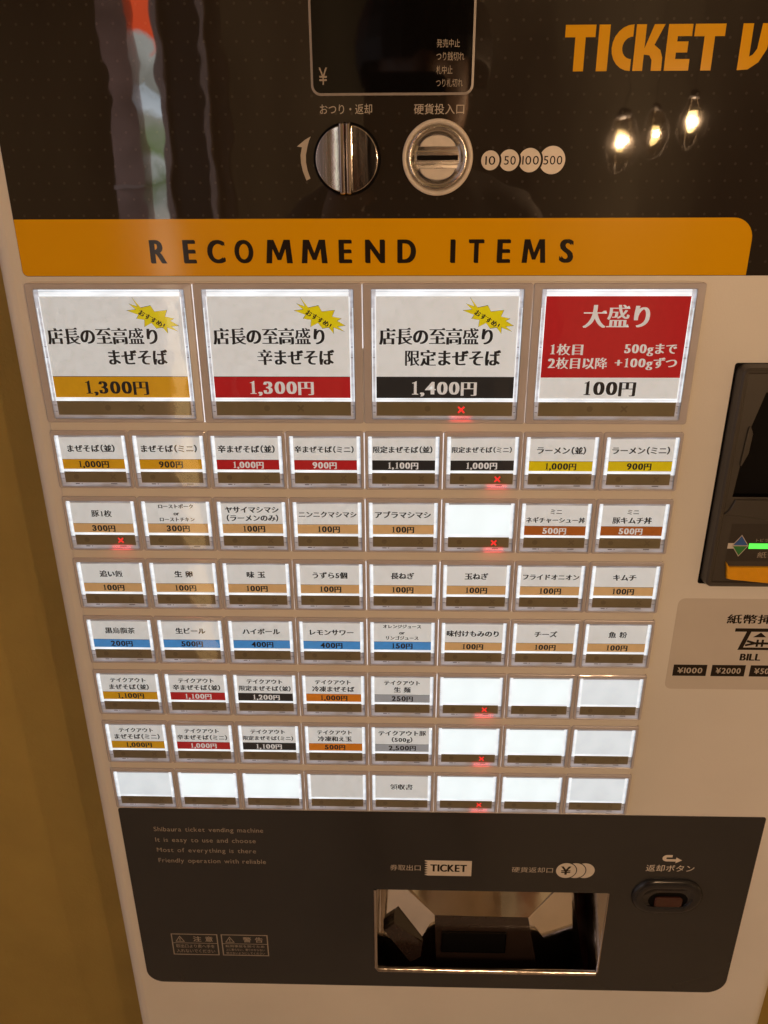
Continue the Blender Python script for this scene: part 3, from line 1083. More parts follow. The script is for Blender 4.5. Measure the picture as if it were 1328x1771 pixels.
large, large_me = proto_large(), {}
BURST = [(-114.6, 68.9), (-110.8, 63.9), (-105.8, 64.9), (-104.2, 62.0), (-97.9, 62.7), (-99.2, 59.6), (-94.7, 58.6), (-96.8, 57.5), (-92.8, 55.2),
         (-96.6, 54.8), (-93.4, 52.3), (-98.7, 54.3), (-98.7, 51.3), (-101.1, 54.3), (-104.2, 53.8), (-106.3, 56.5), (-110.0, 54.6), (-109.6, 58.0),
         (-113.5, 58.6), (-112.3, 60.4), (-117.9, 62.5), (-113.4, 63.0), (-116.5, 65.8), (-112.3, 64.4)]
BIG = [
    ('gold', [('店長の至高盛り', -160.5, -104.0, 45.6, 54.1), ('まぜそば', -130.6, -100.0, 35.3, 43.0)], ('1,300円', -144.8, -111.8, 18.9, 26.9), 'orange-yellow'),
    ('red', [('店長の至高盛り', -75.8, -19.2, 45.6, 54.1), ('辛まぜそば', -54.0, -14.6, 35.2, 43.1)], ('1,300円', -58.8, -25.7, 19.0, 26.9), 'red'),
    ('black', [('店長の至高盛り', 8.2, 65.4, 45.6, 54.1), ('限定まぜそば', 21.4, 69.9, 34.8, 43.0)], ('1,400円', 25.1, 58.4, 18.8, 26.9), 'black'),
]
TOPY = 75.8
for c in range(4):
    x, y = -168.0 + 84.0 * c, TOPY
    if c < 3:
        lab = 'large menu button, white label with yellow starburst and %s price band' % BIG[c][3]
    else:
        lab = 'large menu button with red label and white 100 yen strip'
    if c == 2:
        lab += ', red cross lit'
    fr = instance(large, large_me, 'large_menu_button', x, y, lab)
    b = MB()
    zc = -0.86
    L = lambda px, py: (px - x, py - y)
    b.rect(6.7, -57.9, 77.3, -6.35, zc, 'paper')
    if c < 3:
        colr, lines, price, _n = BIG[c]
        band, tcol = CODE[colr]
        b.rect(6.75, -57.8, 77.25, -46.85, zc + 0.02, band)
        b.rect(6.75, -46.87, 77.25, -46.6, zc + 0.03, 'ink_black')
        for s, a0, a1, y0, y1 in lines:
            text(b, s, a0 - x, a1 - x, y0 - y, y1 - y, zc + 0.06, 'ink_black', 'mincho')
        s, a0, a1, y0, y1 = price
        text(b, s, a0 - x, a1 - x, y0 - y, y1 - y, zc + 0.06, tcol, 'mincho', latin=1.15)
        bp = [(px + 168.0, py - y) for px, py in BURST]
        bp = [(min(px, 77.0), py) for px, py in bp]
        mx_ = sum(p[0] for p in bp) / len(bp)
        my_ = sum(p[1] for p in bp) / len(bp)
        ob = [(mx_ + (px - mx_) * 1.03, my_ + (py - my_) * 1.035) for px, py in bp]
        b.tris(fill([ob if area(ob) > 0 else ob[::-1]], [0]), zc + 0.015, 'ink_black')
        b.tris(fill([bp if area(bp) > 0 else bp[::-1]], [0]), zc + 0.03, 'burst')
        ctext(b, 'おすすめ！', 62.9, 58.0 - y - 0.1, 3.25, zc + 0.07, 'ink_black', rot=math.radians(-31))
    else:
        b.rect(6.7, -46.9, 77.3, -6.35, zc + 0.02, 'band_red')
        for s, a0, a1, y0, y1, lt in (('大盛り', 109.6, 142.3, 54.1, 65.3, 1), ('1枚目', 94.6, 111.0, 40.4, 46.1, 1.1), ('500gまで', 131.6, 157.8, 40.0, 46.2, 1.1),
                                  ('2枚目以降', 93.8, 123.8, 33.4, 39.2, 1.1), ('+100gずつ', 127.5, 158.8, 32.9, 39.2, 1.1)):
            text(b, s, a0 - x, a1 - x, y0 - y, y1 - y, zc + 0.06, 'ink_white', 'mincho', latin=lt)
        text(b, '100円', 113.4 - x, 139.7 - x, 19.2 - y, 27.1 - y, zc + 0.06, 'ink_black', 'mincho', latin=1.15)
    b.build('label_card', fr, at=(0, 0, 0))
    if c == 2:
        sold_out(fr, 50.8, -64.0, 1.6)
    if c < 3:
        b = MB()
        if c == 0:
            b.rect(83.55, -71.0, 84.45, -0.6, -0.6, 'seam_bright')
            b.poly(circ(84.0, -27.0, 0.62, 8.0, 24), -0.58, 'seam_bright')
        elif c == 1:
            b.rect(83.83, -32.0, 84.17, -0.6, -0.6, 'seam_bright')
            b.rect(83.83, -70.8, 84.17, -32.0, -0.6, 'seam_dim')
        else:
            b.rect(83.83, -71.0, 84.17, -0.6, -0.6, 'seam_mid')
        b.build('joint_light', fr, at=(0, 0, 0))

# ------------------------------------------------------------------ lower dark panel with the ticket outlet
ZL = BF + 0.5
b = MB()
PX0, PY0, PX1, PY1 = -167.9, -431.6, 259.6, -262.9
out = rrect(PX0, PY0, PX1, PY1, (12.0, 13.5, 1.5, 1.5), 10)
n = len(out)
CX0, CY0, CX1, CY1 = CH
# sheet with the outlet cut out of it
hole = rrect(CX0, CY0, CX1, CY1, (2.5, 2.0, 0.6, 0.6), 3)
b.loft([(out, BF), (out, ZL)], 'low_panel', cap=False)
b.tris(fill([out, hole[::-1]], [0, 1]), ZL, 'low_panel')
b.loft([(hole[::-1], ZL), (hole[::-1], BF - 0.6)], 'low_panel', cap=False)
low = b.build('lower_panel', root)
b = MB()
z = ZL + 0.05
for k, (s, x1) in enumerate((('Shibaura ticket vending machine', -71.9), ('It is easy to use and choose', -77.6), ('Most of everything is there', -78.0), ('Friendly operation with reliable', -71.8))):
    base = (-282.7, -292.2, -301.4, -311.0)[k]
    has_desc = k != 9
    text(b, s, -146.0, x1, base - 1.0, base + 4.1, z, 'print_dim', 'sans')
text(b, '券取出口', 13.5, 34.4, -314.7, -309.4, z, 'print_pale', 'sans')
tag = [(37.3, -319.0), (69.3, -318.9), (68.9, -304.9), (37.3, -305.0)]
per = []
for k in range(7):
    yy = -305.6 - k * 2.05
    per += [(37.0, yy), (39.3, yy - 1.0)]
b.tris(fill([([(37.3, -305.0)] + per + [(37.3, -319.0), (69.2, -319.0), (69.2, -305.0)])], [0]), z, 'print_cream')
text(b, 'TICKET', 41.0, 66.0, -315.2, -308.5, z + 0.05, 'print_dark', 'heavy')
text(b, '硬貨返却口', 96.6, 124.6, -314.7, -309.8, z, 'print_pale', 'sans')
for k, cx_ in enumerate((146.1, 139.8, 133.5)):
    if k:
        b.poly(circ(cx_, -312.2, 7.45), z + 0.05 * k - 0.01, 'low_panel')
    b.poly(circ(cx_, -312.2, 6.8), z + 0.05 * k + 0.02, 'print_cream')
text(b, '¥', 129.8, 136.9, -316.0, -308.4, z + 0.16, 'print_dark', 'bold')
text(b, '返却ボタン', 187.2, 219.7, -311.8, -305.7, z, 'print_cream', 'sans')
b.poly(arc(200.3, -299.6, 3.2, 2.9, 90, 270) + [(206.3, -302.5), (206.3, -304.0), (210.4, -301.4), (206.3, -298.8), (206.3, -300.4), (200.6, -300.4)] + arc(200.6, -299.6, 1.0, 0.8, 270, 90, 6)
       + [(203.6, -298.8), (203.6, -296.7)], z, 'print_cream')


def frame_rect(mb, x0, y0, x1, y1, t, z, m):
    mb.rect(x0, y0, x1, y0 + t, z, m)
    mb.rect(x0, y1 - t, x1, y1, z, m)
    mb.rect(x0, y0 + t, x0 + t, y1 - t, z, m)
    mb.rect(x1 - t, y0 + t, x1, y1 - t, z, m)


for (a0, a1, s, rows) in ((-145.6, -111.7, '注 意', ('取出口より奥へ手を', '入れないでください')), (-109.2, -75.2, '警 告', ('転倒事故を防ぐため', '上に乗らない、寄りかからない', '倒さないようにしてください'))):
    frame_rect(b, a0, -401.9, a1, -380.2, 0.8, z, 'print_dim')
    b.rect(a0 + 0.8, -389.9, a1 - 0.8, -389.4, z, 'print_dim')
    tx = a0 + 6.2
    tr = [(tx - 3.5, -388.4), (tx + 3.5, -388.4), (tx, -382.2)]
    tri = [(tx - 2.5, -387.8), (tx, -383.4), (tx + 2.5, -387.8)]
    b.tris(fill([tr, tri], [0, 1]), z, 'print_dim')
    b.rect(tx - 0.3, -386.6, tx + 0.3, -384.6, z + 0.01, 'print_dim')
    b.rect(tx - 0.3, -387.5, tx + 0.3, -387.0, z + 0.01, 'print_dim')
    text(b, s, a0 + 15.8, a1 - 3.6, -388.0, -382.6, z, 'print_dim', 'bold')
    nn = len(rows)
    for k, s2 in enumerate(rows):
        hgt = 3.6 if nn == 2 else 2.5
        yb = (-394.6, -399.6)[k] if nn == 2 else (-393.4, -397.0, -400.6)[k]
        text(b, s2, a0 + 2.6, a1 - 3.0, yb, yb + hgt, z, 'print_dim', 'sans')
b.build('printed_captions', low)

# ticket outlet: a bright metal hopper with a dark ticket mouth at the back
b = MB()
HT = -333.0
A0, A1 = (29.3, -358.6, -24.0), (136.9, -359.6, -24.0)
B0, B1 = (46.0, -376.3, -18.0), (114.6, -377.0, -18.0)
C0, C1 = (50.2, -470.0, -22.0), (132.5, -470.0, -22.0)
D1, D1b = (148.0, -361.0, -26.0), (170.0, -470.0, -20.0)
zf = BF - 0.7
q = lambda *p: b.add(list(p), [list(range(len(p)))], 'mirror_steel')


def up_(P_, Q_, t):                                    # carry an edge on past the rim, out of sight
    return tuple(P_[k] + (P_[k] - Q_[k]) * t for k in range(3))


A0, A1, D1 = up_(A0, B0, 0.35), up_(A1, B1, 0.35), up_(D1, D1b, 0.15)
q(B0, B1, A1, A0)                                      # polished back, leaning backwards
q((CX0, HT, zf), (CX0, -470, zf), (CX0 + 1, -470, -10), C0, B0, A0, (6.0, -340, -30))
q(B1, C1, D1b, D1)
q(B1, D1, A1)
q(D1, D1b, (CX1 + 1, -470, zf), (CX1, HT, zf))
b.add([(CX0, -469, zf), (CX1, -469, zf), (131.0, -469, -21.2), (49.4, -469, -20.8)], [[0, 1, 2, 3]], 'copper_floor')
b.build('outlet_hopper', low)
b = MB()
b.add([(45.9, -376.5, -17.9), (50.1, -470.0, -21.9), (132.4, -470.0, -21.9), (114.5, -377.2, -17.9)], [[0, 1, 2, 3]], 'smoke')
mo = b.build('ticket_mouth', low)
b = MB()
b.loft([(rrect(51.8, -414.6, 99.8, -392.9, 1.0, 3), -19.9), (rrect(51.8, -414.6, 99.8, -392.9, 1.0, 3), -17.6), (rrect(52.4, -414.0, 99.2, -393.5, 0.8, 3), -17.3), (rrect(52.4, -414.0, 99.2, -393.5, 0.8, 3), -18.2)], 'black_glass', cap=False)
b.poly(rrect(52.4, -414.0, 99.2, -393.5, 0.8, 3), -18.2, 'black')
b.build('slot', mo)
b = MB()                                               # dark shape standing in for the ticket mouth's reflection, left of the hopper
f0 = [(8.2, -386.7), (16.0, -379.4), (37.7, -399.6), (36.5, -414.0), (28.6, -420.5)]
b.loft([(f0[::-1], -22.0), (f0[::-1], -15.0), ([(p[0] * 0.96 + 1, p[1] * 0.99 - 4) for p in f0][::-1], -13.0)], 'smoke')
b.build('mouth_reflection', low)
b = MB()                                               # rolled metal lip along the bottom and left edge
pts = [(CX0 - 0.6 + 0.0, HT), (CX0 - 0.6, CY0 + 2.0), (CX0 + 1.2, CY0 - 0.3), (CX1 - 1.4, CY0 - 0.3), (CX1 + 0.3, CY0 + 1.6), (CX1 + 0.3, HT)]


def tube(mb, path, r, zc, m, n=10):
    rings = []
    for i, p in enumerate(path):
        a = path[max(0, i - 1)]
        c = path[min(len(path) - 1, i + 1)]
        t = Vector((c[0] - a[0], c[1] - a[1], 0)).normalized()
        s = Vector((t.y, -t.x, 0))
        rr = r[i] if isinstance(r, (list, tuple)) else r
        rings.append([(p[0] + s.x * rr * math.cos(2 * math.pi * k / n), p[1] + s.y * rr * math.cos(2 * math.pi * k / n), zc + rr * math.sin(2 * math.pi * k / n)) for k in range(n)])
    vs = [v for g in rings for v in g]
    fs = [[i * n + k, (i + 1) * n + k, (i + 1) * n + (k + 1) % n, i * n + (k + 1) % n] for i in range(len(rings) - 1) for k in range(n)]
    mb.add(vs, fs, m, True)


tube(b, pts, [1.2, 1.5, 2.0, 2.0, 0.9, 0.5], ZL - 0.2, 'chrome')
b.build('lip', low)

# return button
b = MB()


def stadium(x0, y0, x1, y1, n=14):
    r = (y1 - y0) / 2
    return arc(x0 + r, y0 + r, r, r, 90, 270, n) + arc(x1 - r, y0 + r, r, r, -90, 90, n)


sx0, sy0, sx1, sy1 = 180.2, -349.8, 228.8, -318.4
st = lambda d: stadium(sx0 + d, sy0 + d, sx1 - d, sy1 - d)
b.loft([(st(0), ZL), (st(0.2), ZL + 1.2), (st(1.2), ZL + 2.3), (st(3.0), ZL + 2.9), (st(5.2), ZL + 2.9), (st(7.0), ZL + 2.4)], 'blue_black', cap=False, smooth=True)
inn = lambda d: stadium(191.4 + d, -345.6 + d, 219.6 - d, -329.4 - d)
b.loft([(st(7.0), ZL + 2.4), (st(7.4), ZL + 2.0), (inn(0), ZL + 1.8), (inn(0.8), ZL + 1.4), (inn(0.9), ZL + 0.4)], 'blue_black', smooth=True)
rb = b.build('return_button', root)
b = MB()
b.poly(inn(0.9), ZL + 0.6, 'black')
ky0 = -336.6
kk = lambda d: rrect(196.2 + d, -343.6 + d, 215.4 - d, -334.4 - d, 2.4 - d * 0.6, 4)
b.loft([(kk(0), ZL + 0.5), (kk(0), ZL + 1.5), (kk(0.35), ZL + 1.9), (kk(0.9), ZL + 2.1)], 'red_brown')
b.build('push_key', rb)

# ------------------------------------------------------------------ bill acceptor
b = MB()
ZB = 4.0
AX0, AX1, AY0, AY1 = 190.4, 283.0, -89.4, 35.4
orr = lambda d, z: (rrect(AX0 + d, AY0 + d, AX1 - d, AY1 - d, max(0.5, 4.2 - d), 6), z)
win = rrect(205.0, -33.0, 272.0, 22.9, 1.2, 6)
b.loft([orr(-0.6, BF), orr(-0.6, BF + 0.6), orr(0, 1.2), orr(0.4, 3.2), orr(1.4, ZB), orr(3.0, ZB - 0.2), orr(3.6, ZB - 1.2), orr(5.5, ZB - 1.2)], 'grey_plastic', cap=False)
face_o = orr(5.5, 0)[0]
hole2 = [(205.0, 22.9), (198.2, -34.9), (272.0, -34.9), (272.0, 22.9)]
hole2 = [(204.6, 22.4), (199.2, -0.5), (197.2, -34.9), (272.0, -34.9), (272.0, 22.4)]
if area(hole2) > 0:
    hole2 = hole2[::-1]
b.tris(fill([face_o, hole2], [0, 1]), ZB - 1.2, 'grey_plastic')
b.loft([(hole2, ZB - 1.2), ([(p[0] + (1.0 if p[0] < 230 else -1), p[1]) for p in hole2], -2.1)], 'black', cap=False)
b.poly([(p[0], p[1]) for p in hole2], -2.1, 'black')
b.poly(rrect(AX0 - 1.7, AY0 - 0.9, AX1 + 1, AY1 + 0.9, 1.5, 6), BF + 0.06, 'black')  # black strip drawn as the gap and shadow line around the frame
ba = b.build('bill_acceptor', root)
b = MB()                                               # lever on the left side of the window
lv = [(196.6, -14.8), (198.9, 1.4), (198.2, 4.4), (196.0, 6.5), (195.6, -13.0)]
lv = [(199.9, 4.6), (201.6, 0.6), (201.2, -10.2), (198.6, -17.2), (198.0, -16.0), (199.0, 4.0)]
b.loft([(lv, -2.0), (lv, ZB - 0.6), ([(p[0] - 0.2, p[1]) for p in lv], ZB - 0.2)], 'grey_plastic')
b.build('side_guide', ba)
b = MB()                                               # raised apron below the window and recessed legend plate
ap = [(194.2, -44.6), (196.6, -42.0), (198.8, -36.2), (272, -36.2), (272, -49.6), (240, -49.4), (218, -48.0), (204, -45.8)]
b.loft([(ap, ZB - 1.2), (ap, ZB - 0.2), ([(p[0] + (0.35 if p[0] < 210 else 0), p[1] + (0.3 if p[1] < -43 else -0.2)) for p in ap], ZB + 0.1)], 'grey_plastic')
b.build('apron', ba)
b = MB()
b.poly([(199.8, -50.6), (272, -50.6), (272, -73.3), (199.6, -73.3)], ZB - 1.12, 'legend')
zz = ZB - 1.06
b.rect(199.5, -65.5, 204.0, -62.2, zz, 'sticker')
dm = [(206.2, -57.6), (210.3, -63.7), (206.3, -69.8), (202.3, -63.6)]
b.poly([(206.2, -57.1), (210.8, -63.7), (206.3, -70.4), (201.7, -63.65)], zz + 0.03, 'print_pale')
b.poly([(206.2, -57.8), (210.2, -63.4), (202.4, -63.4)], zz + 0.06, 'diamond_blue')
b.poly([(202.4, -64.0), (210.2, -64.0), (206.3, -69.6)], zz + 0.06, 'diamond_green')
text(b, 'トビラ', 214.4, 221.0, -61.3, -59.4, zz, 'print_dim', 'sans')
text(b, '紙幣挿入口', 216.6, 243.0, -71.2, -67.4, zz, 'print_dim', 'sans')
b.build('legend_plate', ba)
b = MB()
b.box(211.0, -65.4, ZB - 1.15, 262.0, -62.3, ZB - 0.7, 'green_led')
b.build('status_light', ba)
b = MB()                                               # orange tongue that guides the notes
tg = [(199.8, -73.4), (201.6, -76.3), (272.0, -76.3), (272.0, -86.8), (225.0, -86.2), (204.0, -84.0), (201.6, -83.4), (201.0, -80.0), (200.8, -77.4)]
b.loft([(tg, ZB - 1.5), (tg, ZB + 0.4), ([(p[0] + 0.4, p[1] + (0.35 if p[1] < -80 else -0.35)) for p in tg], ZB + 0.8)], 'tongue')
for xx in (208, 217, 226, 235, 244, 253, 262):
    b.loft([([(xx, -77.5), (xx + 0.35, -77.5), (xx + 4.4, -83.4), (xx + 4.05, -83.4)][::-1], ZB + 0.7), ([(xx, -77.5), (xx + 0.35, -77.5), (xx + 4.4, -83.4), (xx + 4.05, -83.4)][::-1], ZB + 1.0)], 'tongue')
b.build('note_tongue', ba)

# bill sticker below it
b = MB()
zs = BF + 0.12
slab(b, 179.8, -162.6, 284.6, -100.0, 4.0, BF, zs, 0.1, 'sticker')
zs += 0.05
text(b, '紙幣挿入口', 209.4, 252.6, -116.6, -110.3, zs, 'print_dark', 'bold')
K = 'print_dark'
b.rect(215.3, -121.9, 247.7, -119.6, zs, K)
trap_o = [(219.0, -134.4), (244.0, -134.4), (240.2, -121.9), (222.6, -121.9)]
trap_i = [(222.0, -132.7), (241.0, -132.7), (238.4, -121.9), (224.4, -121.9)]
for mm in (lambda p: p,):
    b.poly([(218.8, -134.4), (221.9, -132.7), (224.9, -121.9), (222.2, -121.9)], zs, K)
    b.poly([(244.2, -134.4), (241.1, -132.7), (238.1, -121.9), (240.8, -121.9)], zs, K)
    b.poly([(218.8, -134.4), (244.2, -134.4), (241.1, -132.7), (221.9, -132.7)], zs, K)
b.poly([(226.4, -125.6), (234.2, -125.6), (230.6, -122.4)], zs, K)
for (xa, ya, xb, yb, t) in ((223.4, -128.2, 229.2, -130.0, .7), (222.8, -131.2, 229.2, -129.6, .7), (228.6, -129.8, 236.8, -129.8, .75), (229.6, -127.2, 229.6, -132.2, .65), (232.6, -127.2, 232.6, -132.2, .65)):
    dx, dy = xb - xa, yb - ya
    L_ = math.hypot(dx, dy)
    nx, ny = -dy / L_ * t, dx / L_ * t
    b.poly([(xa + nx, ya + ny), (xa - nx, ya - ny), (xb - nx, yb - ny), (xb + nx, yb + ny)], zs + random.uniform(0.003, 0.02), K)
text(b, 'BILL', 221.2, 233.4, -141.8, -137.0, zs, K, 'heavy')
for k, s in enumerate(('¥1000', '¥2000', '¥5000', '¥10000')):
    xx = 183.2 + 22.75 * k
    b.rect(xx, -153.1, xx + 19.9, -145.1, zs, K)
    text(b, s, xx + 2.6, xx + 17.4, -151.2, -147.1, zs + 0.04, 'print_pale', 'bold')
b.build('bill_sticker', root)


# ------------------------------------------------------------------ what the glossy panels mirror: hanging bulbs and the shop entrance
def emissive(name, color, strength):
    m = bpy.data.materials.new(name)
    m.use_nodes = True
    n, l = m.node_tree.nodes, m.node_tree.links
    bs = n['Principled BSDF']
    bs.inputs['Base Color'].default_value = (0.1, 0.1, 0.1, 1)
    bs.inputs['Emission Color'].default_value = (*color, 1)
    bs.inputs['Emission Strength'].default_value = strength
    return m


M['filament'] = emissive('filament', (1.0, 0.66, 0.22), 19.0)
M['cage_wire'] = mat('cage_wire', (0.010, 0.008, 0.006), rough=0.5, metal=0.0)
M['bulb_glass'] = clear_mat('bulb_glass', tint=(1.0, 0.93, 0.8), ior=1.2, gain=0.1)


def lathe(prof_, n=20):
    return [([(r * math.cos(2 * math.pi * k / n), r * math.sin(2 * math.pi * k / n)) for k in range(n)], h) for r, h in prof_]


def up_mesh(name, loops, m, parent, off=(0, 0, 0), smooth=True):
    n = len(loops[0][0])
    vs = [((x) / 1000, y / 1000, h / 1000) for pts_, h in loops for x, y in pts_]
    fs = [[k * n + i, k * n + (i + 1) % n, (k + 1) * n + (i + 1) % n, (k + 1) * n + i] for k in range(len(loops) - 1) for i in range(n)]
    me = bpy.data.meshes.new(name)
    me.from_pydata(vs, [], fs)
    me.materials.append(M[m])
    for p in me.polygons:
        p.use_smooth = smooth
    o = bpy.data.objects.new(name, me)
    COL.objects.link(o)
    o.parent = parent
    o.location = off
    return o


PL = ['caged pendant bulb hanging farthest left, mirrored beside the coin circles', 'caged pendant bulb in the middle, mirrored in the dark upper panel',
      'caged pendant bulb hanging nearest and highest, mirrored below the yellow lettering']
for k, ((bx, by, bz), pw) in enumerate(BULBS):
    t = thing('pendant_lamp', PL[k], 'lamp', W(bx, by, bz), 'caged pendant bulbs mirrored in the dark panel')
    fv, ff = [], []
    for w_ in range(14):
        a = 2 * math.pi * w_ / 14
        ln = [(2.5, -13), (4.5, -9), (6.6, 4), (5.0, 13)]
        for i in range(3):
            (r0, h0), (r1, h1) = ln[i], ln[i + 1]
            o_ = len(fv)
            for rr, hh in ((r0, h0), (r1, h1)):
                for da, dr in ((-0.13, 0), (0.13, 0), (0, 0.6)):
                    fv.append(((rr + dr) * math.cos(a + da) / 1000, (rr + dr) * math.sin(a + da) / 1000, hh / 1000))
            ff += [[o_, o_ + 1, o_ + 4, o_ + 3], [o_ + 1, o_ + 2, o_ + 5, o_ + 4], [o_ + 2, o_, o_ + 3, o_ + 5]]
    me = bpy.data.meshes.new('filament')
    me.from_pydata(fv, [], ff)
    me.materials.append(M['filament'])
    o = bpy.data.objects.new('filament', me)
    COL.objects.link(o)
    o.parent = t
    up_mesh('bulb', lathe([(1, -28), (11, -23), (15, -8), (13, 10), (9, 24), (8, 28)]), 'bulb_glass', t)
    up_mesh('socket', lathe([(0.5, 28), (7, 28), (7, 38), (4, 41), (0.35, 42), (0.35, 900)], 12), 'cage_wire', t)
    cg = None
    vs, fs = [], []
    for w_ in range(8):
        a = 2 * math.pi * w_ / 8
        prf = [(8, 32), (20, 10), (22, -10), (14, -32), (3, -37)]
        for i in range(len(prf) - 1):
            (r0, h0), (r1, h1) = prf[i], prf[i + 1]
            o_ = len(vs)
            ta = (-math.sin(a) * 0.9, math.cos(a) * 0.9)
            for rr, hh in ((r0, h0), (r1, h1)):
                for sg in (-1, 1):
                    for dr in (-0.4, 0.4):
                        vs.append((((rr + dr) * math.cos(a) + sg * 0.5 * ta[0]) / 1000, ((rr + dr) * math.sin(a) + sg * 0.5 * ta[1]) / 1000, hh / 1000))
            fs += [[o_, o_ + 1, o_ + 5, o_ + 4], [o_ + 2, o_ + 6, o_ + 7, o_ + 3], [o_, o_ + 4, o_ + 6, o_ + 2], [o_ + 1, o_ + 3, o_ + 7, o_ + 5]]
    me = bpy.data.meshes.new('cage')
    me.from_pydata(vs, [], fs)
    me.materials.append(M['cage_wire'])
    o = bpy.data.objects.new('cage', me)
    COL.objects.link(o)
    o.parent = t
    ld = bpy.data.lights.new('bulb_light', 'POINT')
    ld.energy = pw
    ld.color = LAMP_COLOR
    ld.shadow_soft_size = 0.003
    lo = bpy.data.objects.new('bulb_light', ld)
    COL.objects.link(lo)
    lo.parent = t


# shop entrance behind the viewer: a wooden post, a gap of daylight and two door stiles
M['maroon_wood'] = mat('maroon_wood', (0.52, 0.36, 0.33), rough=0.3, var=0.3, vscale=14)
M['stile'] = mat('stile', (0.72, 0.62, 0.62), rough=0.4, var=0.15, vscale=12)
M['brown_door'] = mat('brown_door', (0.10, 0.055, 0.025), rough=0.5, var=0.2, vscale=10)
M['dark_door'] = mat('dark_door', (0.018, 0.010, 0.008), rough=0.5, var=0.2)
m_, n_, l_, b_ = new_mat('street_daylight')
b_.inputs['Base Color'].default_value = (0.02, 0.02, 0.02, 1)
b_.inputs['Roughness'].default_value = 0.3
tc_ = n_.new('ShaderNodeTexCoord')
sx_ = n_.new('ShaderNodeSeparateXYZ')
l_.new(tc_.outputs['Object'], sx_.inputs[0])
no_ = n_.new('ShaderNodeTexNoise')
no_.inputs['Scale'].default_value = 26.0
no_.inputs['Detail'].default_value = 5.0
l_.new(tc_.outputs['Object'], no_.inputs['Vector'])
ma_ = n_.new('ShaderNodeMath')
ma_.operation = 'MULTIPLY_ADD'
ma_.inputs[1].default_value = 0.10
l_.new(no_.outputs['Fac'], ma_.inputs[0])
l_.new(sx_.outputs['Z'], ma_.inputs[2])
mr_ = n_.new('ShaderNodeMapRange')
mr_.inputs['From Min'].default_value = 0.0
mr_.inputs['From Max'].default_value = 2.0
l_.new(ma_.outputs[0], mr_.inputs['Value'])
cr_ = n_.new('ShaderNodeValToRGB')
cr_.color_ramp.interpolation = 'LINEAR'
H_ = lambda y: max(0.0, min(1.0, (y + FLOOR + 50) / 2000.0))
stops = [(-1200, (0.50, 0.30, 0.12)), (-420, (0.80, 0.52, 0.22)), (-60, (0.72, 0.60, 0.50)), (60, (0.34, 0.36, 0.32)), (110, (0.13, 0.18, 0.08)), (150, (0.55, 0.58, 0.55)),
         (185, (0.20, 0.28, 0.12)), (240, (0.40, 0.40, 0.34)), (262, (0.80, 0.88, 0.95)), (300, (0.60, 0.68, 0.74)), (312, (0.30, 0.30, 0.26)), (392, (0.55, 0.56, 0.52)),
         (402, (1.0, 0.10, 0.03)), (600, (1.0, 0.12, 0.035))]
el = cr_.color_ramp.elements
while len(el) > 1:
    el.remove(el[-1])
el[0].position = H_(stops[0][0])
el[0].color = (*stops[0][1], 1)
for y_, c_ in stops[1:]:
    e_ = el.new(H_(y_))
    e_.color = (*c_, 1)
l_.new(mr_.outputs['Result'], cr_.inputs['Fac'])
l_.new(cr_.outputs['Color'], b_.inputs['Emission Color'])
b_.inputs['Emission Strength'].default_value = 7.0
M['street_daylight'] = m_
ent = thing('shop_entrance', 'dark wooden shop entrance with a narrow gap of daylight, mirrored in the upper left panel', 'doorway', W(-520, -FLOOR, 1600))


def ent_box(name, xa, xb, ya, yb, d0, d1, m):
    bm_ = MB()
    bm_.box(xa + 520, ya + FLOOR, d0, xb + 520, yb + FLOOR, d1, m)
    return bm_.build(name, ent, at=(0, 0, 0))


ent_box('post', -642, -583, -FLOOR, 900, -40, 30, 'maroon_wood')
ent_box('handle', -640, -580, 100, 110, -62, -41, 'stile')
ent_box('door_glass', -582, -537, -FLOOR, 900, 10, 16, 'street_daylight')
ent_box('door_stile', -536, -521, -FLOOR, 900, -20, 30, 'stile')
ent_box('door_panel', -520.5, -428, -FLOOR, 900, 0, 20, 'dark_door')
ent_box('door_stile', -427, -415, -FLOOR, 900, -20, 30, 'stile')
ent_box('door_panel', -414.5, -378, -FLOOR, 900, 0, 20, 'brown_door')

# added fill lamp that brightens the entrance post for its reflection
ld = bpy.data.lights.new('post_fill_lamp', 'AREA')
ld.shape = 'RECTANGLE'
ld.size, ld.size_y = 0.25, 0.9
ld.energy = 6.5
ld.color = (0.98, 0.88, 0.92)
lo = bpy.data.objects.new('post_fill_lamp', ld)
COL.objects.link(lo)
lo.location = W(-1050, 300, 1050)
lo.rotation_euler = (W(-560, 200, 1590) - lo.location).to_track_quat('-Z', 'Z').to_euler()


# ------------------------------------------------------------------ the photographer, seen only as a dark shape in the glossy panels
M['dark_cloth'] = mat('dark_cloth', (0.016, 0.015, 0.017), rough=0.85, var=0.2, vscale=40)
M['beige_cloth'] = mat('beige_cloth', (0.58, 0.50, 0.40), rough=0.85, var=0.15, vscale=40)
M['skin'] = mat('skin', (0.42, 0.25, 0.17), rough=0.5, var=0.06, vscale=60)
M['hair'] = mat('hair', (0.010, 0.008, 0.007), rough=0.5, var=0.3, vscale=200)
M['phone_case'] = mat('phone_case', (0.012, 0.012, 0.014), rough=0.4)
J, E = {}, []


def joint(n, x, y, z, r, to=None, ry=None):
    J[n] = (len(J), (x, y, z), (r, ry or r))
    if to:
        E.append((J[to][0], J[n][0]))


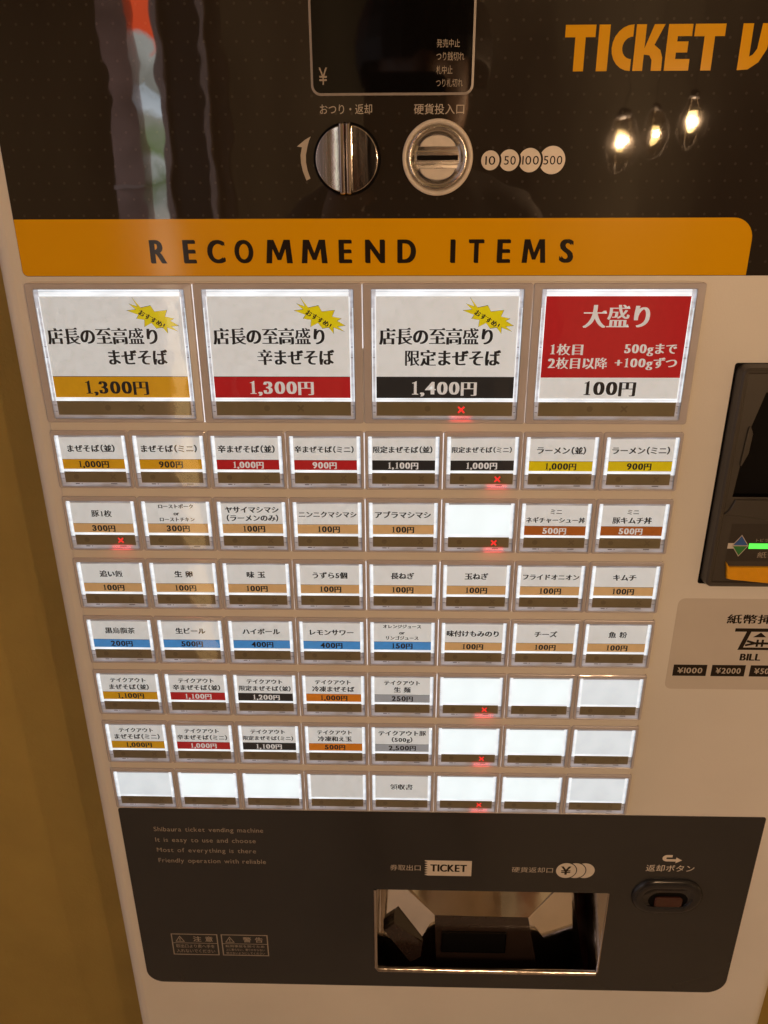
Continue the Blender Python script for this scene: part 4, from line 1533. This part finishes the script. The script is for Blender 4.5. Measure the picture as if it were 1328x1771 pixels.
joint('pelvis', 40, -330, 845, 130, None, 100)
joint('waist', 40, -190, 845, 120, 'pelvis', 92)
joint('chest', 40, -30, 840, 132, 'waist', 100)
joint('collar', 40, 80, 838, 78, 'chest', 66)
joint('neck', 42, 140, 828, 52, 'collar')
joint('jaw', 44, 205, 810, 62, 'neck')
joint('face', 45, 262, 802, 80, 'jaw', 92)
joint('crown', 45, 325, 806, 66, 'face', 78)
joint('nose', 45, 245, 702, 9, 'face')
for sd, sx in (('l', -1), ('r', 1)):
    joint(sd + 'shoulder', 40 + sx * 158, 58, 838, 58, 'collar')
    joint(sd + 'hip', 40 + sx * 88, -420, 845, 88, 'pelvis')
    joint(sd + 'knee', 40 + sx * 95, -800, 838, 58, sd + 'hip')
    joint(sd + 'ankle', 40 + sx * 100, -1160, 858, 42, sd + 'knee')
    joint(sd + 'toe', 40 + sx * 112, -1195, 720, 32, sd + 'ankle', 28)
joint('relbow', 236, -225, 852, 42, 'rshoulder')
joint('rwrist', 240, -450, 800, 27, 'relbow')
joint('rpalm', 240, -510, 785, 30, 'rwrist', 18)
for k, (dz, ln) in enumerate(((-27, 62), (-9, 72), (9, 68), (26, 52))):
    joint('rf%da' % k, 238, -555, 785 + dz, 9, 'rpalm')
    joint('rf%db' % k, 230, -555 - ln * 0.55, 785 + dz * 1.1, 8.5, 'rf%da' % k)
    joint('rf%dc' % k, 218, -555 - ln, 787 + dz * 1.1, 7, 'rf%db' % k)
joint('rt1', 232, -525, 752, 10, 'rpalm')
joint('rt2', 226, -560, 738, 8.5, 'rt1')
joint('lelbow', -150, -150, 650, 42, 'lshoulder')
joint('lwrist', -62, 40, 470, 27, 'lelbow')
joint('lpalm', -40, 92, 440, 28, 'lwrist', 18)
for k, dy in enumerate((0, 20, 40, 58)):               # fingers wrap the far side of the phone
    joint('lf%da' % k, -26, 82 + dy, 418, 9, 'lpalm')
    joint('lf%db' % k, -6, 84 + dy, 404, 8.5, 'lf%da' % k)
joint('lt1', -42, 120, 436, 10, 'lpalm')
joint('lt2', -22, 140, 432, 8.5, 'lt1')
bme = bpy.data.meshes.new('person_skeleton')
bme.from_pydata([W(*J[n][1]) for n in J], E, [])
tmp = bpy.data.objects.new('person_skeleton', bme)
COL.objects.link(tmp)
tmp.modifiers.new('skin', 'SKIN')
ss = tmp.modifiers.new('subdivision', 'SUBSURF')
ss.levels = ss.render_levels = 2
if not bme.skin_vertices:
    bme.attributes.new('skin', 'FLOAT', 'POINT') if False else None
    bpy.context.view_layer.objects.active = tmp
    tmp.select_set(True)
    bpy.ops.mesh.customdata_skin_add()
for n in J:
    i, p, r = J[n]
    bme.skin_vertices[0].data[i].radius = (r[0] / 1000, r[1] / 1000)
    bme.skin_vertices[0].data[i].use_root = (n == 'pelvis')
dg = bpy.context.evaluated_depsgraph_get()
pm = bpy.data.meshes.new_from_object(tmp.evaluated_get(dg))
COL.objects.unlink(tmp)
bpy.data.objects.remove(tmp)
pm.name = 'person'
pm.materials.clear()
for k in ('dark_cloth', 'beige_cloth', 'skin'):
    pm.materials.append(M[k])
for p in pm.polygons:
    c = p.center
    y, x, z = c.z * 1000 - FLOOR, c.x * 1000, -c.y * 1000
    head = y > 128 and z > 600
    hand = (z < 492 and y > 10) or (y < -455 and x > 200)
    p.material_index = 2 if (head or hand) else (1 if -1150 < y < -335 else 0)
    p.use_smooth = True
person = bpy.data.objects.new('person', pm)
COL.objects.link(person)
person['label'] = 'person in dark top and beige trousers photographing the machine, mirrored as a dark silhouette'
person['category'] = 'person'
hv, hf = [], []
NU, NV = 20, 9
for j in range(NV):
    el_ = math.radians(-25 + 115 * j / (NV - 1))
    for i in range(NU):
        a = 2 * math.pi * i / NU
        cut = 0.35 * max(0.0, -math.sin(a)) if j == 0 else 0.0
        e2 = el_ + cut * 1.6
        hv.append(W(45 + 92 * math.cos(e2) * math.cos(a), 275 + 100 * math.sin(e2), 812 + 102 * math.cos(e2) * math.sin(a)))
for j in range(NV - 1):
    for i in range(NU):
        hf.append([j * NU + i, j * NU + (i + 1) % NU, (j + 1) * NU + (i + 1) % NU, (j + 1) * NU + i])
hm = bpy.data.meshes.new('hair')
hm.from_pydata(hv, [], hf)
hm.materials.append(M['hair'])
ho = bpy.data.objects.new('hair', hm)
COL.objects.link(ho)
ho.parent = person
b = MB()
slab(b, -16, 62, 58, 210, 9, 412, 420, 1.5, 'phone_case')
b.poly(rrect(-16, 62, 58, 210, 9)[::-1], 412, 'phone_case')
b.v = [(x, y, z) for x, y, z in b.v]
ph = b.build('phone')
ph['label'] = 'black phone held up by the photographer in front of the machine'
ph['category'] = 'phone'

# the many small lit surfaces are found by the bounced rays alone; the lamps are sampled directly
for m in bpy.data.materials:
    try:
        m.cycles.emission_sampling = 'NONE'
    except Exception:
        pass
